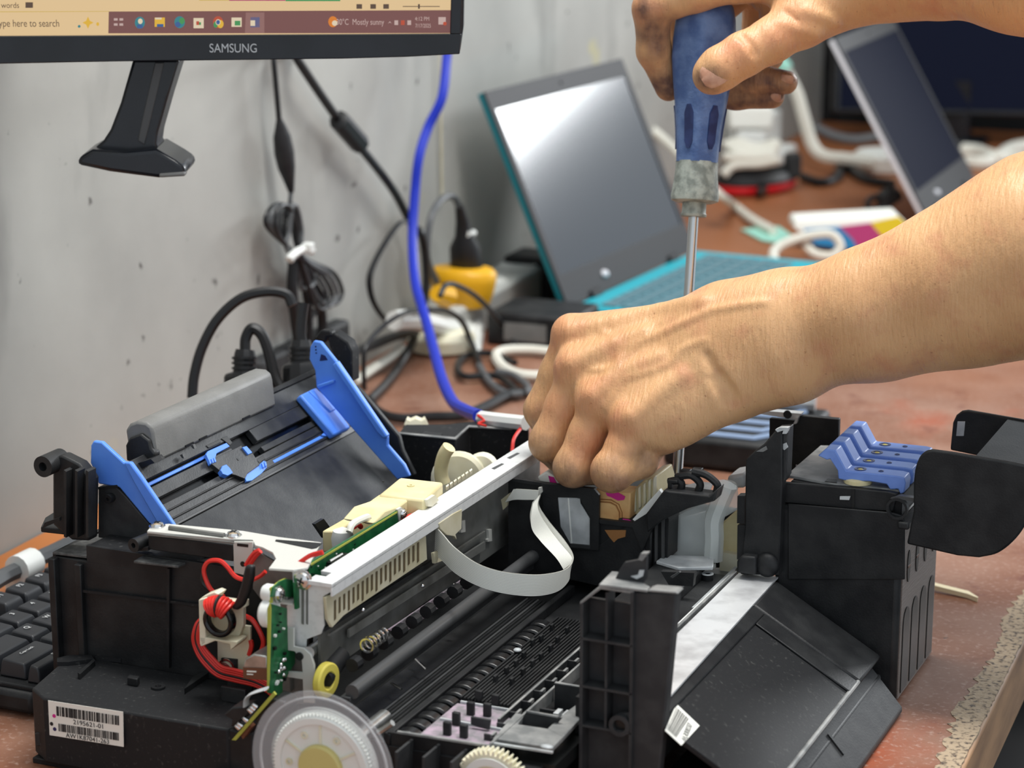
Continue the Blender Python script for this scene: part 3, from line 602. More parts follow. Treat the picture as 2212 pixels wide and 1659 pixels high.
# ------------------------------------------------------------------ keyboard at the left
kq = at(70, 1510, z=0)
kb = thing('keyboard', 'black computer keyboard on the table at the left of the printer', 'keyboard', (kq[0], kq[1], 0), PA, world=False)
B().box((-.084, .0175), (-.024, .31), (.002, .014)).build('base', 'black', kb, .003)
B().box((-.082, .0165), (-.020, .306), (.0135, .0165)).build('frame', 'black_dust', kb, .001)
def keycap(x, y, wx, wy, txt):
    k = B(); a = .0016; bz, tz = .0168, .0262
    lo_ = [(x, y, bz), (x+wx, y, bz), (x+wx, y+wy, bz), (x, y+wy, bz)]
    mid = [(x+.0008, y+.0008, bz+.006), (x+wx-.0008, y+.0008, bz+.006), (x+wx-.0008, y+wy-.0008, bz+.006), (x+.0008, y+wy-.0008, bz+.006)]
    hi_ = [(x+a, y+a, tz), (x+wx-a*1.4, y+a, tz-.001), (x+wx-a*1.4, y+wy-a, tz-.001), (x+a, y+wy-a, tz)]
    o = k.ring([lo_, mid, hi_]).build('key', 'key_black', kb, .0009)
    if txt: textmesh('legend', txt, .0046 if len(txt) < 3 else .0027, 'key_legend', o, frame_m((x+wx*.38, y+wy*.5, tz+.0002), (0, 1, 0), (-1, 0, 0)), .00008)
rows = [(.0085, -.0155, .0085, ['Shift', 'Z', 'X', 'C', 'V', 'B'], [.044]), (-.0108, -.0135, .0175, ['Caps Lock', 'A', 'S', 'D', 'F', 'G'], [.034]), (-.0312, -.0135, .0175, ['Tab', 'Q', 'W', 'E', 'R', 'T'], [.036]), (-.0515, -.0195, .0175, ['~', '1', '2', '3', '4', '5', '6'], []), (-.0762, .0220, .0175, ['Esc', '', 'F1', 'F2', 'F3', 'F4'], [])]
for rx, y, kw_, ks, ws in rows:
    for i, tx in enumerate(ks):
        wv = ws[i] if i < len(ws) else .0185
        if not (tx == '' and rx < -.07): keycap(rx, y, kw_, wv-.0012, tx)
        y += wv+.0006
gc = thing('grey_cable', 'dark grey cable with a white clip on the table behind the keyboard', 'cable', tuple(at(50, 1215, z=.0)))
cable('cable', 'cable_grey', [at(*q_, z=.02) for q_ in [(-60, 1290), (0, 1250), (40, 1230), (80, 1208), (120, 1190), (170, 1165)]], .0052, parent=gc)
a_, b_ = [at(*q_, z=.021) for q_ in [(36, 1231), (72, 1213)]]
B().tube([a_, b_], .0088, 14).build('clip', 'white_plastic', gc)
B().box((b_[0]-.012, b_[0]+.002), (b_[1]-.014, b_[1]+.002), (.001, .016)).build('clip_foot', 'white_plastic', gc, .001)
# wooden pick on the table, right
a_, b_ = at(1985, 1258, z=.004), at(2112, 1295, z=.0016); m_ = at(2090, 1284, z=.002)
s_ = np.array([.0, .0026, 0])
tag(B().strip([a_-s_, m_-s_, b_-s_*.3], [a_+s_, m_+s_, b_+s_*.3], .0028).build('wooden_pick', 'wood_stick'), 'flat pale wooden pick lying on the table right of the ink tank', 'stick')
# dark object with chevrons behind the printer
cv = thing('toner_tray', 'black plastic tray with grey-blue chevron ribs on the table behind the printer', 'tray', tuple(at(1560, 1020, z=0)))
q = at(1530, 1018, z=0)
B().box((q[0]-.035, q[0]+.062), (q[1], q[1]+.115), (.001, .024)).build('body', 'black', cv, .004)
for k in range(4):
    yv = q[1]+.012+k*.021
    B().tube([(q[0]-.012, yv, .0245), (q[0]+.030, yv, .0245), (q[0]+.046, yv+.022, .0245)], .0034, 8, .6).build('chevron_rib', 'chevron', cv)
B().tube([(q[0]+.012, q[1]+.098, .031), (q[0]+.052, q[1]+.104, .031)], .008, 10).build('pale_roller', 'film', cv)
# ================================================================== the printer (own frame: x back to front, y near to far)
PR = thing('inkjet_printer', 'black ink tank printer with its covers off, opened up for repair', 'printer', tuple(PO), PA, world=False)
AX = {'x': (1, 0, 0), 'y': (0, 1, 0), 'z': (0, 0, 1)}
def PP(name, m, px, pl, val, th, parent=None, bevel=0, **k):      # outline read in the plane pl = val, pushed th along that axis
    return B().prism([L(a, b, **{pl: val}) for a, b in px], np.array(AX[pl])*th).build(name, m, parent or PR, bevel, **k)
def bx(name, m, x, y, z, parent=None, bevel=.0005, **k): return B().box(x, y, z).build(name, m, parent or PR, bevel, **k)
def screw(p, ax, r, parent=None):
    p = np.array(p, float); ax = np.array(ax, float)
    o = B().lathe(p, ax, [(r*1.25, 0), (r*1.25, r*.16), (r, r*.2), (r*.9, r*.55), (r*.5, r*.72), (.0001, r*.75)], 18).build('screw', 'chrome', parent or PR)
    u = np.cross(ax, [0.3, 0.5, .81]); u /= np.linalg.norm(u); v = np.cross(ax, u); s_ = B()
    for a, b in ((u, v), (v, u)):
        q = p+ax*r*.70; s_.prism([q-a*r*.5-b*r*.09, q+a*r*.5-b*r*.09, q+a*r*.5+b*r*.09, q-a*r*.5+b*r*.09], ax*r*.09)
    s_.build('cross_slot', 'chip', o); return o
def pin(name, m, p0, p1, r, parent=None, n=14): return B().cyl(p0, p1, r, n=n).build(name, m, parent or PR)

# chassis floor and outer shell
bx('bottom_pan', 'black', (-.012, .262), (.058, .33), (.0, .008))
bx('rear_wall', 'black', (-.031, -.028), (.058, .335), (.0, .092))
bx('far_wall', 'black', (-.03, .27), (.335, .34), (.0, .07))
pw = PR
blk = B().prism([(-.012, .0085, .003), (.0008, 0, .003), (.105, .003, .003), (.112, .02, .003), (.112, .0555, .003), (-.0165, .0555, .003), (-.018, .04, .003)], (0, 0, .035)).build('power_supply_cover', 'black_dust', PR, .0012)
bx('foot_rim', 'black', (-.010, .108), (.003, .055), (0, .003), blk)
PP('top_rib', 'black', zB((490, 1062), (590, 972), (600, 985), (505, 1072)), 'z', .038, .003, blk)
PP('top_rib', 'black', zB((1160, 1165), (1215, 1085), (1310, 1038), (1325, 1052)), 'z', .038, .003, blk)
PP('peg', 'black', zB((800, 1105), (865, 1118), (880, 1098), (815, 1086)), 'z', .038, .0042, blk, .0005)
PP('raised_lip', 'black_dust', zB((360, 985), (430, 985), (590, 965), (575, 940), (440, 940), (360, 960)), 'z', .038, .0022, blk)
PP('raised_lip', 'black_dust', zB((600, 950), (760, 965), (765, 948), (610, 935)), 'z', .038, .002, blk)
q = L(*zB((995, 1125))[0], z=.038); B().annulus(q, (0, 0, 1), .0016, .0036, .0012, 20).build('screw_boss', 'black', blk); screw(q-np.array([0, 0, .0008]), (0, 0, 1), .0017, blk)
PP('side_clip', 'dark_grey', zB((215, 1410), (270, 1400), (270, 1490), (225, 1490)), 'y', .0045, .004, blk, .0005)
for q_ in [(1440, 1210), (1480, 1150)]:
    a = L(*zB(q_)[0], z=.038); bx('latch_rib', 'black', (a[0]-.004, a[0]+.010), (a[1]-.001, a[1]+.001), (.038, .046), blk)
# bar-code label
lab = PP('label', 'label_white', zB((302, 1202), (773, 1274), (777, 1494), (312, 1420)), 'y', -.0002, .0002, blk)
LX = [L(*q_, y=-.0002) for q_ in zB((302, 1202), (773, 1274), (777, 1494), (312, 1420))]
def lp(u, v):                                     # 0..1 across and down the label
    a = LX[0]*(1-u)+LX[1]*u; b = LX[3]*(1-u)+LX[2]*u; q_ = a*(1-v)+b*v; return np.array([q_[0], -.0004, q_[2]])
def bars(v0, v1, u0, u1, seed):
    r = random.Random(seed); b = B(); u = u0
    while u < u1:
        wv = r.choice((.004, .004, .008, .012, .016)); b.prism([lp(u, v0), lp(min(u+wv, u1), v0), lp(min(u+wv, u1), v1), lp(u, v1)], (0, .0002, 0)); u += wv+r.choice((.004, .006, .01, .014))
    b.build('barcode', 'ink', lab)
bars(.13, .40, .11, .95, 1); bars(.62, .84, .13, .94, 2)
tx = LX[1]-LX[0]; ty = LX[0]-LX[3]
textmesh('lettering', '2195621-01', .0034, 'ink', lab, frame_m(lp(.54, .51), (tx[0], 0, tx[2]), (-tx[2], 0, tx[0])), .00005, 1.12)
textmesh('lettering', 'AW1K87041-263', .0033, 'ink', lab, frame_m(lp(.52, .925), (tx[0], 0, tx[2]), (-tx[2], 0, tx[0])), .00005, 1.08)
for (u, v), c in (((.075, .42), 'ink_magenta'), ((.035, .66), 'ink'), ((.075, .80), 'ink_blue')): B().cyl(lp(u, v), lp(u, v)+np.array([0, .0003, 0]), .0010, n=12).build('ink_dot', c, lab)

# near side wall with ribs and ledges
sw = bx('side_wall', 'black', (-.029, .122), (.056, .0585), (.0, .0905))
bx('wall_rib', 'black', (-.0295, -.0255), (.0515, .056), (.012, .0905), sw); bx('wall_rib', 'black', (-.0145, -.0105), (.053, .056), (.038, .089), sw)
PP('wall_rib', 'black', zB((1047, 375), (1065, 375), (1062, 1000), (1046, 1000)), 'y', .0535, .0028, sw)
PP('wall_rib', 'black_dust', zB((500, 505), (1250, 597), (1250, 612), (500, 522)), 'y', .054, .0022, sw)
PP('ledge', 'ledge_dust', zB((330, 285), (545, 310), (690, 245), (880, 262), (900, 215), (640, 160)), 'z', .0912, .0015, sw, .0003)
bx('wall_riser', 'black', (-.0085, .122), (.056, .0585), (.0900, .0992), sw, .0003)
PP('ledge', 'ledge_dust', zB((840, 340), (1120, 372), (1245, 315), (1400, 300), (1400, 262), (985, 252)), 'z', .0968, .0013, sw, .0003)
bx('shelf_plate', 'black_dust', (-.0085, .055), (.0585, .080), (.0965, .0985), sw, 0)
PP('ledge', 'ledge_dust', zB((1220, 340), (1290, 345), (1400, 300), (1240, 310)), 'z', .0962, .0010, sw)
# upper side panel beside the left guide
up = PP('upper_side_panel', 'dark_grey', zA((400, 935), (500, 925), (560, 985), (700, 1150), (720, 1260), (400, 1215)), 'y', .078, .003, bevel=.0006)
PP('panel_rim', 'black_dust', zA((400, 928), (505, 916), (512, 928), (402, 942)), 'y', .077, .005, up)
q = L(*zA((478, 985))[0], y=.078); B()._ann(q, (0, -1, 0), .0009, .0024, .004, 18).build('peg_boss', 'black', up); pin('peg_hole', 'chip', q, q+np.array([0, -.003, 0]), .0009, up)
# hinge post with bored boss
hp = PP('hinge_post', 'black', zA((140, 860), (150, 760), (190, 745), (290, 795), (335, 850), (358, 890), (350, 1235), (250, 1230), (140, 1140)), 'y', .064, .008, bevel=.0012)
for x0 in (205, 268, 330): PP('post_rib', 'black', zA((x0, 830), (x0+14, 840), (x0+14, 1215), (x0, 1210)), 'y', .058, .007, hp)
PP('post_bracket', 'black', zA((75, 1185), (210, 1200), (275, 1160), (150, 1098), (100, 1130)), 'z', .0985, .003, hp, .0006)
PP('post_bracket', 'black', zA((80, 1165), (95, 1130), (180, 1100), (180, 1120), (110, 1150)), 'y', .056, .002, hp)
q = L(*zA((85, 812))[0], y=.056); B()._ann(q, (0, 1, 0), .0024, .0056, .016, 24).build('boss', 'black', hp); pin('boss_bore', 'chip', q+np.array([0, .004, 0]), q+np.array([0, .006, 0]), .0026, hp)
# bored boss beside the steel plate
q = L(*zB((838, 228))[0], y=.05); bb2 = B()._ann(q, (.15, 1, 0), .0014, .0036, .013, 20).build('screw_boss', 'black', sw)
pin('bore', 'chip', q+np.array([0, .003, 0]), q+np.array([0, .004, 0]), .0015, bb2)
PP('boss_web', 'black', zB((850, 240), (930, 240), (930, 262), (870, 262)), 'y', .053, .003, sw)

# ---------------- rear paper tray: inclined deck, y from .07 to .285
TY0, TY1 = .0812, .288
prof = [(.004, .136), (.0105, .1275), (.0135, .1235), (.0175, .1185), (.0215, .1145), (.030, .107), (.092, .052)]
TN = np.array([.74, 0, .67]); TP = (.012, 0, .1245)
tray = B()
def slab(p, q_, y0=TY0, y1=TY1, th=.0025):
    d = np.array([q_[0]-p[0], 0, q_[1]-p[1]]); n = np.array([-d[2], 0, d[0]]); n /= np.linalg.norm(n)
    if n[2] < 0: n = -n
    return [(p[0], y0, p[1]), (q_[0], y0, q_[1]), (q_[0], y1, q_[1]), (p[0], y1, p[1])], -n*th
def slabo(name, m, p, q_, y0=TY0, y1=TY1, th=.0025, parent=None, lift=0, **k):
    pts, d = slab(p, q_, y0, y1, th); u = -d/np.linalg.norm(d); return B().prism([np.array(a)+u*lift for a in pts], d).build(name, m, parent or PR, .0004, **k)
def tpt(s):                                       # s = distance down the deck from its top edge
    a, b = np.array(prof[0]), np.array(prof[5]); d = (b-a)/np.linalg.norm(b-a); return tuple(a+d*s)
td = slabo('tray_deck', 'tray_black', tpt(-.003), tpt(.010), th=.004)
slabo('deck_panel', 'tray_black', tpt(.0145), tpt(.0215), TY0, .165, .004, td); slabo('deck_panel', 'tray_black', tpt(.010), tpt(.0180), .19, TY1, .004, td)
slabo('deck_panel', 'tray_black', tpt(.0255), tpt(.039), TY0, TY1, .004, td); slabo('deck_panel', 'tray_black', tpt(.0215), tpt(.0250), .19, TY1, .0035, td, -.0004)
slabo('deck_step', 'black_edge', tpt(.0375), tpt(.039), TY0, .262, .002, td, .0008)
slabo('slot_floor', 'black_gloss', tpt(0), tpt(.039), TY0, TY1, .002, td, -.0045)
lowp = slabo('tray_lower_plate', 'tray_black', tpt(.039), (.098, .046), TY0, TY1, .002)
slabo('top_ridge', 'black_dust', tpt(-.006), tpt(-.003), .225, TY1, .006, td, .001)
slabo('blue_rack', 'blue', tpt(.0112), tpt(.0132), TY0+.004, .160, .0015, td, -.0022); slabo('blue_rack', 'blue', tpt(.0316), tpt(.0336), .19, .263, .0015, td, .0002)
sl = lambda y: slabo('ridge_line', 'black', tpt(y), tpt(y+.0012), TY0, TY1, .001, td, .0007)
sl(.0292); sl(.0340)
# centre plate with blue sliders
IP = dict(pl=(np.array(TP)+TN/np.linalg.norm(TN)*.0012, TN))
def TPP(name, m, px, lift, th, parent=None, bevel=.0002):
    n = TN/np.linalg.norm(TN); pl = (np.array([prof[0][0], 0, prof[0][1]])+n*lift, n)
    return B().prism([L(a, b, pl=pl) for a, b in px], -n*th).build(name, m, parent or td, bevel)
cp = TPP('centre_plate', 'tray_black', zA((1040, 790), (1080, 755), (1215, 690), (1235, 730), (1280, 735), (1320, 800), (1250, 850), (1235, 880), (1185, 860), (1100, 840)), .0020, .003)
TPP('blue_slider', 'blue', zA((1015, 740), (1025, 722), (1130, 675), (1150, 695), (1075, 735), (1060, 790), (1040, 800)), .0016, .002)
TPP('blue_slider', 'blue', zA((1222, 700), (1245, 693), (1278, 730), (1255, 742)), .0030, .003); TPP('blue_slider', 'blue', zA((1098, 830), (1108, 806), (1130, 798), (1150, 818), (1168, 846), (1138, 862), (1110, 852)), .0030, .003)
TPP('blue_slider', 'blue', zA((1322, 795), (1345, 775), (1362, 815), (1330, 850), (1275, 890), (1245, 895), (1230, 862)), .0014, .002)
for q_ in ((1030, 770), (1045, 765), (1058, 760), (1332, 790), (1346, 783)): 
    TPP('slider_tooth', 'blue', zA((q_[0], q_[1]), (q_[0]+8, q_[1]-4), (q_[0]+16, q_[1]+22), (q_[0]+8, q_[1]+26)), .0026, .002)
TPP('clip_slot', 'chip', zA((1015, 690), (1090, 655), (1100, 672), (1030, 705)), .0004, .0015); TPP('clip_slot', 'chip', zA((1100, 650), (1135, 635), (1165, 675), (1150, 690), (1130, 672)), .0004, .0015)
TPP('clip_slot', 'chip', zA((1300, 770), (1340, 745), (1352, 765), (1318, 790)), .0004, .0015)
for a in (0, 28, 55): TPP('small_slot', 'chip', zA((1310+a*.6, 905+a*.6), (1340+a*.6, 888+a*.6), (1350+a*.6, 905+a*.6), (1322+a*.6, 922+a*.6)), -.0010, .003)
q = L(*zA((1197, 768))[0], pl=(np.array([prof[0][0], 0, prof[0][1]])+TN/np.linalg.norm(TN)*.0022, TN)); pin('screw_hole', 'chip', q, q-TN*.001, .0008, cp)
PP('feed_notch', 'chip', zA((1615, 1135), (1665, 1105), (1710, 1165), (1670, 1215)), 'x', .082, .002, lowp)
# blue paper guides
lg = PP('left_paper_guide', 'blue', zA((355, 790), (358, 690), (372, 665), (420, 672), (545, 788), (580, 788), (640, 870), (832, 1152), (735, 1150), (690, 1135), (520, 930), (400, 910), (395, 880)), 'y', .0775, .003, bevel=.0008)
PP('guide_flange', 'blue', zA((545, 790), (580, 787), (640, 870), (832, 1152), (745, 1150), (600, 900)), 'y', .0745, .0032, lg, .0008)
gy = .262
rg = PP('right_paper_guide', 'blue', zA((1600, 200), (1605, 130), (1625, 95), (1665, 102), (1755, 215), (2045, 645), (2045, 690), (2140, 800), (2172, 868), (2100, 885), (1840, 590), (1640, 360), (1632, 265)), 'y', gy, .003, bevel=.0008)
PP('guide_flange', 'blue', zA((1728, 235), (1752, 212), (2045, 642), (2020, 655), (1985, 620)), 'y', gy-.004, .0045, rg, .001)
PP('guide_web', 'blue', zA((1640, 350), (1735, 318), (1740, 335), (1650, 370)), 'y', gy-.0025, .003, rg, .0006)
PP('guide_arrow', 'blue_deep', zA((1660, 210), (1705, 205), (1690, 180), (1668, 172)), 'y', gy-.0003, .0004, rg)
for a in (0, 18, 36): PP('guide_mark', 'blue_deep', zA((1633+a*.1, 125+a), (1640+a*.1, 125+a), (1640+a*.1, 133+a), (1633+a*.1, 133+a)), 'y', gy-.0003, .0004, rg)
n_ = TN/np.linalg.norm(TN)
ft = B().prism([L(a, b, pl=(np.array([prof[0][0], 0, prof[0][1]])+n_*.0055, n_)) for a, b in zA((1550, 402), (1640, 358), (1742, 455), (1840, 588), (1745, 632))], -n_*.005).build('guide_foot', 'blue', rg, .0012)
B().prism([L(a, b, pl=(np.array([prof[0][0], 0, prof[0][1]])+n_*.0063, n_)) for a, b in zA((1600, 380), (1640, 360), (1755, 482), (1725, 500))], -n_*.002).build('foot_pad', 'blue', ft, .0006)
B().prism([L(a, b, pl=(np.array([prof[0][0], 0, prof[0][1]])+n_*.001, n_)) for a, b in zA((1670, 632), (1690, 612), (1735, 622), (1720, 640))], -n_*.002).build('foot_tooth', 'blue', rg)
# grey flap behind the deck
gp = [L(*q_, y=.100) for q_ in zA((700, 560), (735, 800))]
fl_ = B()
pf = [(-.009, .133), (-.011, .149), (-.0085, .1525), (-.004, .1545), (.002, .1545), (.0052, .1525), (.0062, .149), (.0078, .1335)]
fl_.ring([[(a, .100, b) for a, b in pf], [(a+.0015*0, .226, b) for a, b in pf]]).build('rear_flap', 'grey_plastic', PR, .0015)
fo = PR.children[-1]
for y in (.128, .142, .188): bx('flap_slot', 'chip', (.0060, .0082), (y, y+.008), (.1345, .1355), fo, 0)
PP('flap_clip', 'black', zA((555, 690), (575, 650), (640, 625), (690, 665), (700, 710), (722, 740), (715, 790), (560, 780)), 'y', .0975, .006, bevel=.001)
PP('flap_clip', 'black', zA((1288, 410), (1325, 400), (1340, 450), (1375, 445), (1375, 480), (1310, 500)), 'y', .228, .006, bevel=.0008)
PP('deck_lug', 'black_dust', zA((600, 800), (700, 768), (722, 790), (610, 830)), 'y', .088, .01)
for q_ in ((865, 745), (925, 690)): PP('deck_hook', 'black_edge', zA(q_, (q_[0]+14, q_[1]-4), (q_[0]+24, q_[1]+20), (q_[0]+12, q_[1]+18)), 'y', .12, .002)
PP('rear_post', 'black', zA((1632, 80), (1665, 35), (1720, 38), (1735, 70), (1700, 75), (1690, 110)), 'y', .295, .006, bevel=.001)
PP('rear_post', 'black_dust', zA((1700, 60), (1740, 50), (1818, 105), (1843, 160), (1845, 330), (1780, 260), (1715, 130)), 'y', .296, .010, bevel=.001)
PP('tray_end_wall', 'black', zA((1860, 350), (1900, 390), (2110, 640), (2130, 720), (2200, 860), (2150, 900), (2060, 700)), 'y', .283, .004, bevel=.0008)
bx('tray_back', 'black', (-.012, -.006), (.226, .292), (.09, .128))

# far corner block with raised ledge
fb_ = PP('far_block', 'black_dust', zD((640, 135), (1085, 180), (1190, 85), (1650, 100), (1650, 60), (1240, 35), (1000, 60), (700, 60)), 'z', .0985, -.045, bevel=.0006)
fb_['label'] = 'dusty black far corner housing'
PP('block_recess', 'chip', zD((820, 140), (960, 162), (985, 135), (850, 115)), 'z', .0988, .0004, fb_)
PP('ledge_line', 'deck_grey', zD((640, 135), (1085, 180), (1190, 85), (1520, 102), (1522, 94), (1185, 72), (1080, 165), (650, 125)), 'z', .0988, .0006, fb_)
cp_ = [at(875+12*i, 915+(3 if i % 2 else -2), d=1.42) for i in range(5)]
B().tube([PM @ (c-PO) for c in cp_], .0045, 8).build('cream_rollers', 'cream_pale', PR)

# ---------------- steel chassis plates
cpz = .113
ch_ = PP('chassis_plate', 'bracket_white', zB((925, 152), (950, 118), (1060, 105), (1530, 150), (1750, 188), (2020, 222), (1935, 380), (1845, 395), (1690, 385), (1735, 325), (1715, 285), (1650, 252), (1605, 240), (1588, 205), (1466, 200), (1440, 200), (1200, 178)), 'z', cpz, .0012, bevel=.0002)
PP('plate_notch', 'chip', zB((1735, 192), (2025, 215), (1990, 245), (1960, 250), (1730, 202)), 'z', cpz+.0013, .0002, ch_)
PP('plate_edge', 'plate_dark', zB((925, 152), (1465, 208), (1466, 220), (925, 165)), 'y', .0505, .001, ch_)
a = [L(*q_, z=cpz+.002) for q_ in zB((1065, 118), (1410, 165))]; B().tube([a[0], a[1]], .0014, 8).build('tension_rod', 'plate_dark', ch_)
for q_ in ((988, 110), (1468, 168)): screw(L(*zB(q_)[0], z=cpz+.0012), (0, 0, 1), .0034, ch_)
PP('hanging_tab', 'bracket_white', zB((1465, 205), (1588, 205), (1588, 390), (1530, 415), (1470, 400)), 'y', .0535, .0012, ch_, .0003)
PP('tab_slot', 'chip', zB((1490, 215), (1560, 222), (1558, 240), (1490, 232)), 'y', .0532, .0004, ch_)
q = L(*zB((1525, 345))[0], y=.0533); pin('tab_hole', 'chip', q, q+np.array([0, .0006, 0]), .0014, ch_, 16)
PP('under_block', 'black', zB((930, 165), (1465, 222), (1465, 330), (1290, 305), (985, 262), (930, 250)), 'y', .054, .02, bevel=.0006)
PP('inner_plate', 'plate_dark', zB((1590, 250), (1840, 395), (1830, 640), (1680, 620), (1590, 500)), 'y', .050, .0012)
# end plate with bracket
ep = PP('end_plate', 'rail_metal', zC((685, 395), (700, 378), (790, 462), (935, 500), (935, 530), (885, 560), (890, 745), (870, 800), (775, 835), (770, 905), (690, 890), (640, 850), (640, 620), (700, 600)), 'y', .030, .0012, bevel=.0002)
for x0, w_ in ((745, 14), (775, 10)): PP('plate_crease', 'plate_dark', zC((x0, 490), (x0+w_, 494), (x0+w_, 740), (x0, 735)), 'y', .0294, .0008, ep)
PP('end_tab', 'bracket_white', zC((555, 600), (690, 618), (705, 582), (600, 570)), 'z', .0965, .001, ep)
ar = PP('pale_arm', 'bracket_white', zC((650, 758), (697, 760), (697, 880), (760, 892), (805, 932), (827, 1000), (830, 1245), (757, 1240), (752, 1092), (655, 1078), (655, 1040), (752, 1046), (745, 965), (700, 912), (650, 905)), 'y', .026, .0014, bevel=.0003)
PP('plate_dark', 'plate_dark', zC((690, 905), (800, 935), (820, 1250), (640, 1245), (615, 1130), (690, 1080)), 'y', .034, .0012)
screw(L(*zC((758, 452))[0], y=.029), (0, -1, 0), .0040, ep); screw(L(*zC((600, 545))[0], x=.126), (1, 0, 0), .0034, ep)
q = L(*zC((730, 945))[0], y=.025); pin('arm_hole', 'chip', q, q+np.array([0, .0008, 0]), .002, ar)
a = [L(*q_, y=y_) for q_, y_ in zip(zC((790, 920), (870, 870), (950, 845)), (.027, .045, .06))]; B().tube(a, .0030, 12).build('roller_shaft', 'steel', PR)
B()._ann(L(*zC((885, 870))[0], y=.046), (0, 1, 0), .003, .0042, .003, 16).build('shaft_clip', 'black', PR)
cable('shaft_spring', 'chrome', [L(*q_, y=.062) for q_ in zC((880, 905), (905, 880), (930, 850), (960, 850), (945, 870))], .0011, parent=PR)
# vertical circuit board
vb = PP('side_board', 'pcb', zC((540, 605), (640, 635), (640, 745), (690, 860), (690, 985), (610, 1115), (612, 1200), (525, 1175)), 'x', .1248, .0012)
PP('side_board_edge', 'pcb_edge', zC((527, 640), (542, 600), (548, 640), (536, 1180), (524, 1175)), 'y', .0072, .0008, vb)
PP('board_ear', 'pcb', zC((540, 560), (550, 500), (600, 460), (640, 445), (690, 455), (690, 560), (600, 560)), 'x', .1248, .0012, vb)
PP('board_ear_edge', 'pcb_edge', zC((538, 600), (540, 505), (600, 458), (640, 440), (650, 447), (556, 510), (556, 600)), 'x', .1246, .0006, vb)
for q_, r in (((522, 535), .0045), ((518, 660), .0072)):
    c = L(*zC(q_)[0], x=.121); B().lathe(c, (-1, 0, 0), [(r, -.004), (r, 0), (r*.8, .0015), (.0002, .002)], 18).build('capacitor', 'white_plastic', vb)
rr_ = random.Random(5)
for i in range(16):
    u, v = rr_.random(), rr_.random(); x_, y_ = 560+u*70, 660+v*480; s_ = 5+rr_.random()*8
    PP('chip', 'chip' if i % 3 else 'white_plastic', zC((x_, y_), (x_+s_, y_-s_*.5), (x_+s_, y_+s_), (x_, y_+s_*1.5)), 'x', .1262, .0012, vb)
for i in range(7):
    q_ = (600+rr_.random()*40, 960+rr_.random()*120); B().ball(L(*zC(q_)[0], x=.1268), .0011, 6).build('solder_blob', 'chrome', vb)
us = PP('usb_socket', 'steel', zC((370, 1010), (385, 960), (440, 930), (525, 945), (525, 1100), (375, 1085)), 'y', .010, .014, vb, .0006)
PP('socket_tongue', 'brown', zC((370, 1015), (525, 1020), (525, 1098), (372, 1085)), 'y', .0095, .0006, us); PP('socket_slot', 'label_white', zC((395, 1035), (455, 1038), (455, 1046), (395, 1044)), 'y', .0092, .0003, us); PP('socket_slot', 'label_white', zC((395, 1055), (435, 1057), (435, 1063), (395, 1061)), 'y', .0092, .0003, us)
bx('board_holder', 'plate_dark', (.118, .1242), (.03, .05), (.05, .1))
# cream ferrite holder with red wires
fy = .042
fh = PP('ferrite_holder', 'cream_pale', zC((200, 742), (370, 745), (415, 752), (417, 935), (355, 1085), (207, 1045), (205, 860)), 'y', fy, .002, bevel=.0004)
PP('holder_cup', 'cream_pale', zC((85, 585), (130, 600), (350, 632), (372, 600), (372, 745), (330, 850), (95, 820)), 'y', fy-.004, .003, fh, .0004)
PP('holder_wall', 'cream_pale', zC((85, 582), (130, 570), (130, 860), (100, 882), (92, 860)), 'y', fy-.012, .010, fh, .0004); PP('holder_top', 'cream_pale', zC((85, 582), (120, 555), (185, 532), (215, 545), (190, 580), (130, 600)), 'y', fy-.010, .008, fh, .0004)
PP('holder_top', 'cream_pale', zC((170, 575), (335, 600), (372, 595), (372, 640), (345, 640), (330, 612), (175, 590)), 'y', fy-.008, .006, fh, .0004)
PP('holder_lip', 'cream_pale', zC((92, 818), (330, 850), (332, 868), (290, 905), (285, 865), (190, 845), (105, 880)), 'y', fy-.012, .010, fh, .0004)
PP('screw_pad', 'black', zC((230, 955), (330, 965), (330, 1080), (235, 1055)), 'y', fy-.0012, .0012, fh)
screw(L(*zC((268, 1015))[0], y=fy-.0014), (0, -1, 0), .0038, fh)
rc = L(*zC((238, 700))[0], y=fy-.010)
for k in range(9):
    th_ = math.radians(52+k*9.5); e1 = np.array([math.cos(th_), 0, math.sin(th_)]); tg = np.array([-math.sin(th_), 0, math.cos(th_)])
    B().tube([rc+np.array([0, -.0025, 0])+e1*(.0072+.0046*math.cos(f))+np.array([0, .0052*math.sin(f), 0])+tg*.0006*math.sin(f) for f in np.linspace(0, 2*math.pi, 14, endpoint=False)], .00085, 6, closed=True).build('wire_turn', 'red_wire' if k != 4 else 'black_wire', fh)
B()._ann(rc+np.array([0, 0, 0]), (0, -1, 0), .0058, .0086, .005, 28).build('ferrite_ring', 'black_gloss', fh, bevel=.0012)
def zw(pts, y): return [L(*zC(q_)[0], y=y) for q_ in pts]
for i in range(6):
    o = i*10; cable('red_wire' if i != 2 else 'black_wire', 'red_wire' if i != 2 else 'black_wire', zw([(110+o, 690), (70+o*.8, 740), (50+o, 830), (75+o, 920-o*.6), (130+o*.9, 1000-o), (210+o*.5, 1068-o*1.2), (320, 1100-o*1.4), (440, 1128-o*1.3), (520+o*.4, 1165-o), (560+o*.4, 1200-o)], fy-.006-.0005*i), .00085, parent=PR, n=6)
cable('red_wire', 'red_wire', zw([(250, 560), (180, 530), (140, 470), (120, 390), (150, 335), (220, 330), (270, 370), (310, 420), (350, 445), (420, 455), (480, 430), (515, 400)], fy), .0011, parent=PR, n=6)
cable('black_wire', 'black_wire', zw([(230, 560), (150, 510), (110, 460), (125, 380), (170, 338), (240, 350), (290, 400)], fy+.002), .0010, parent=PR, n=6)
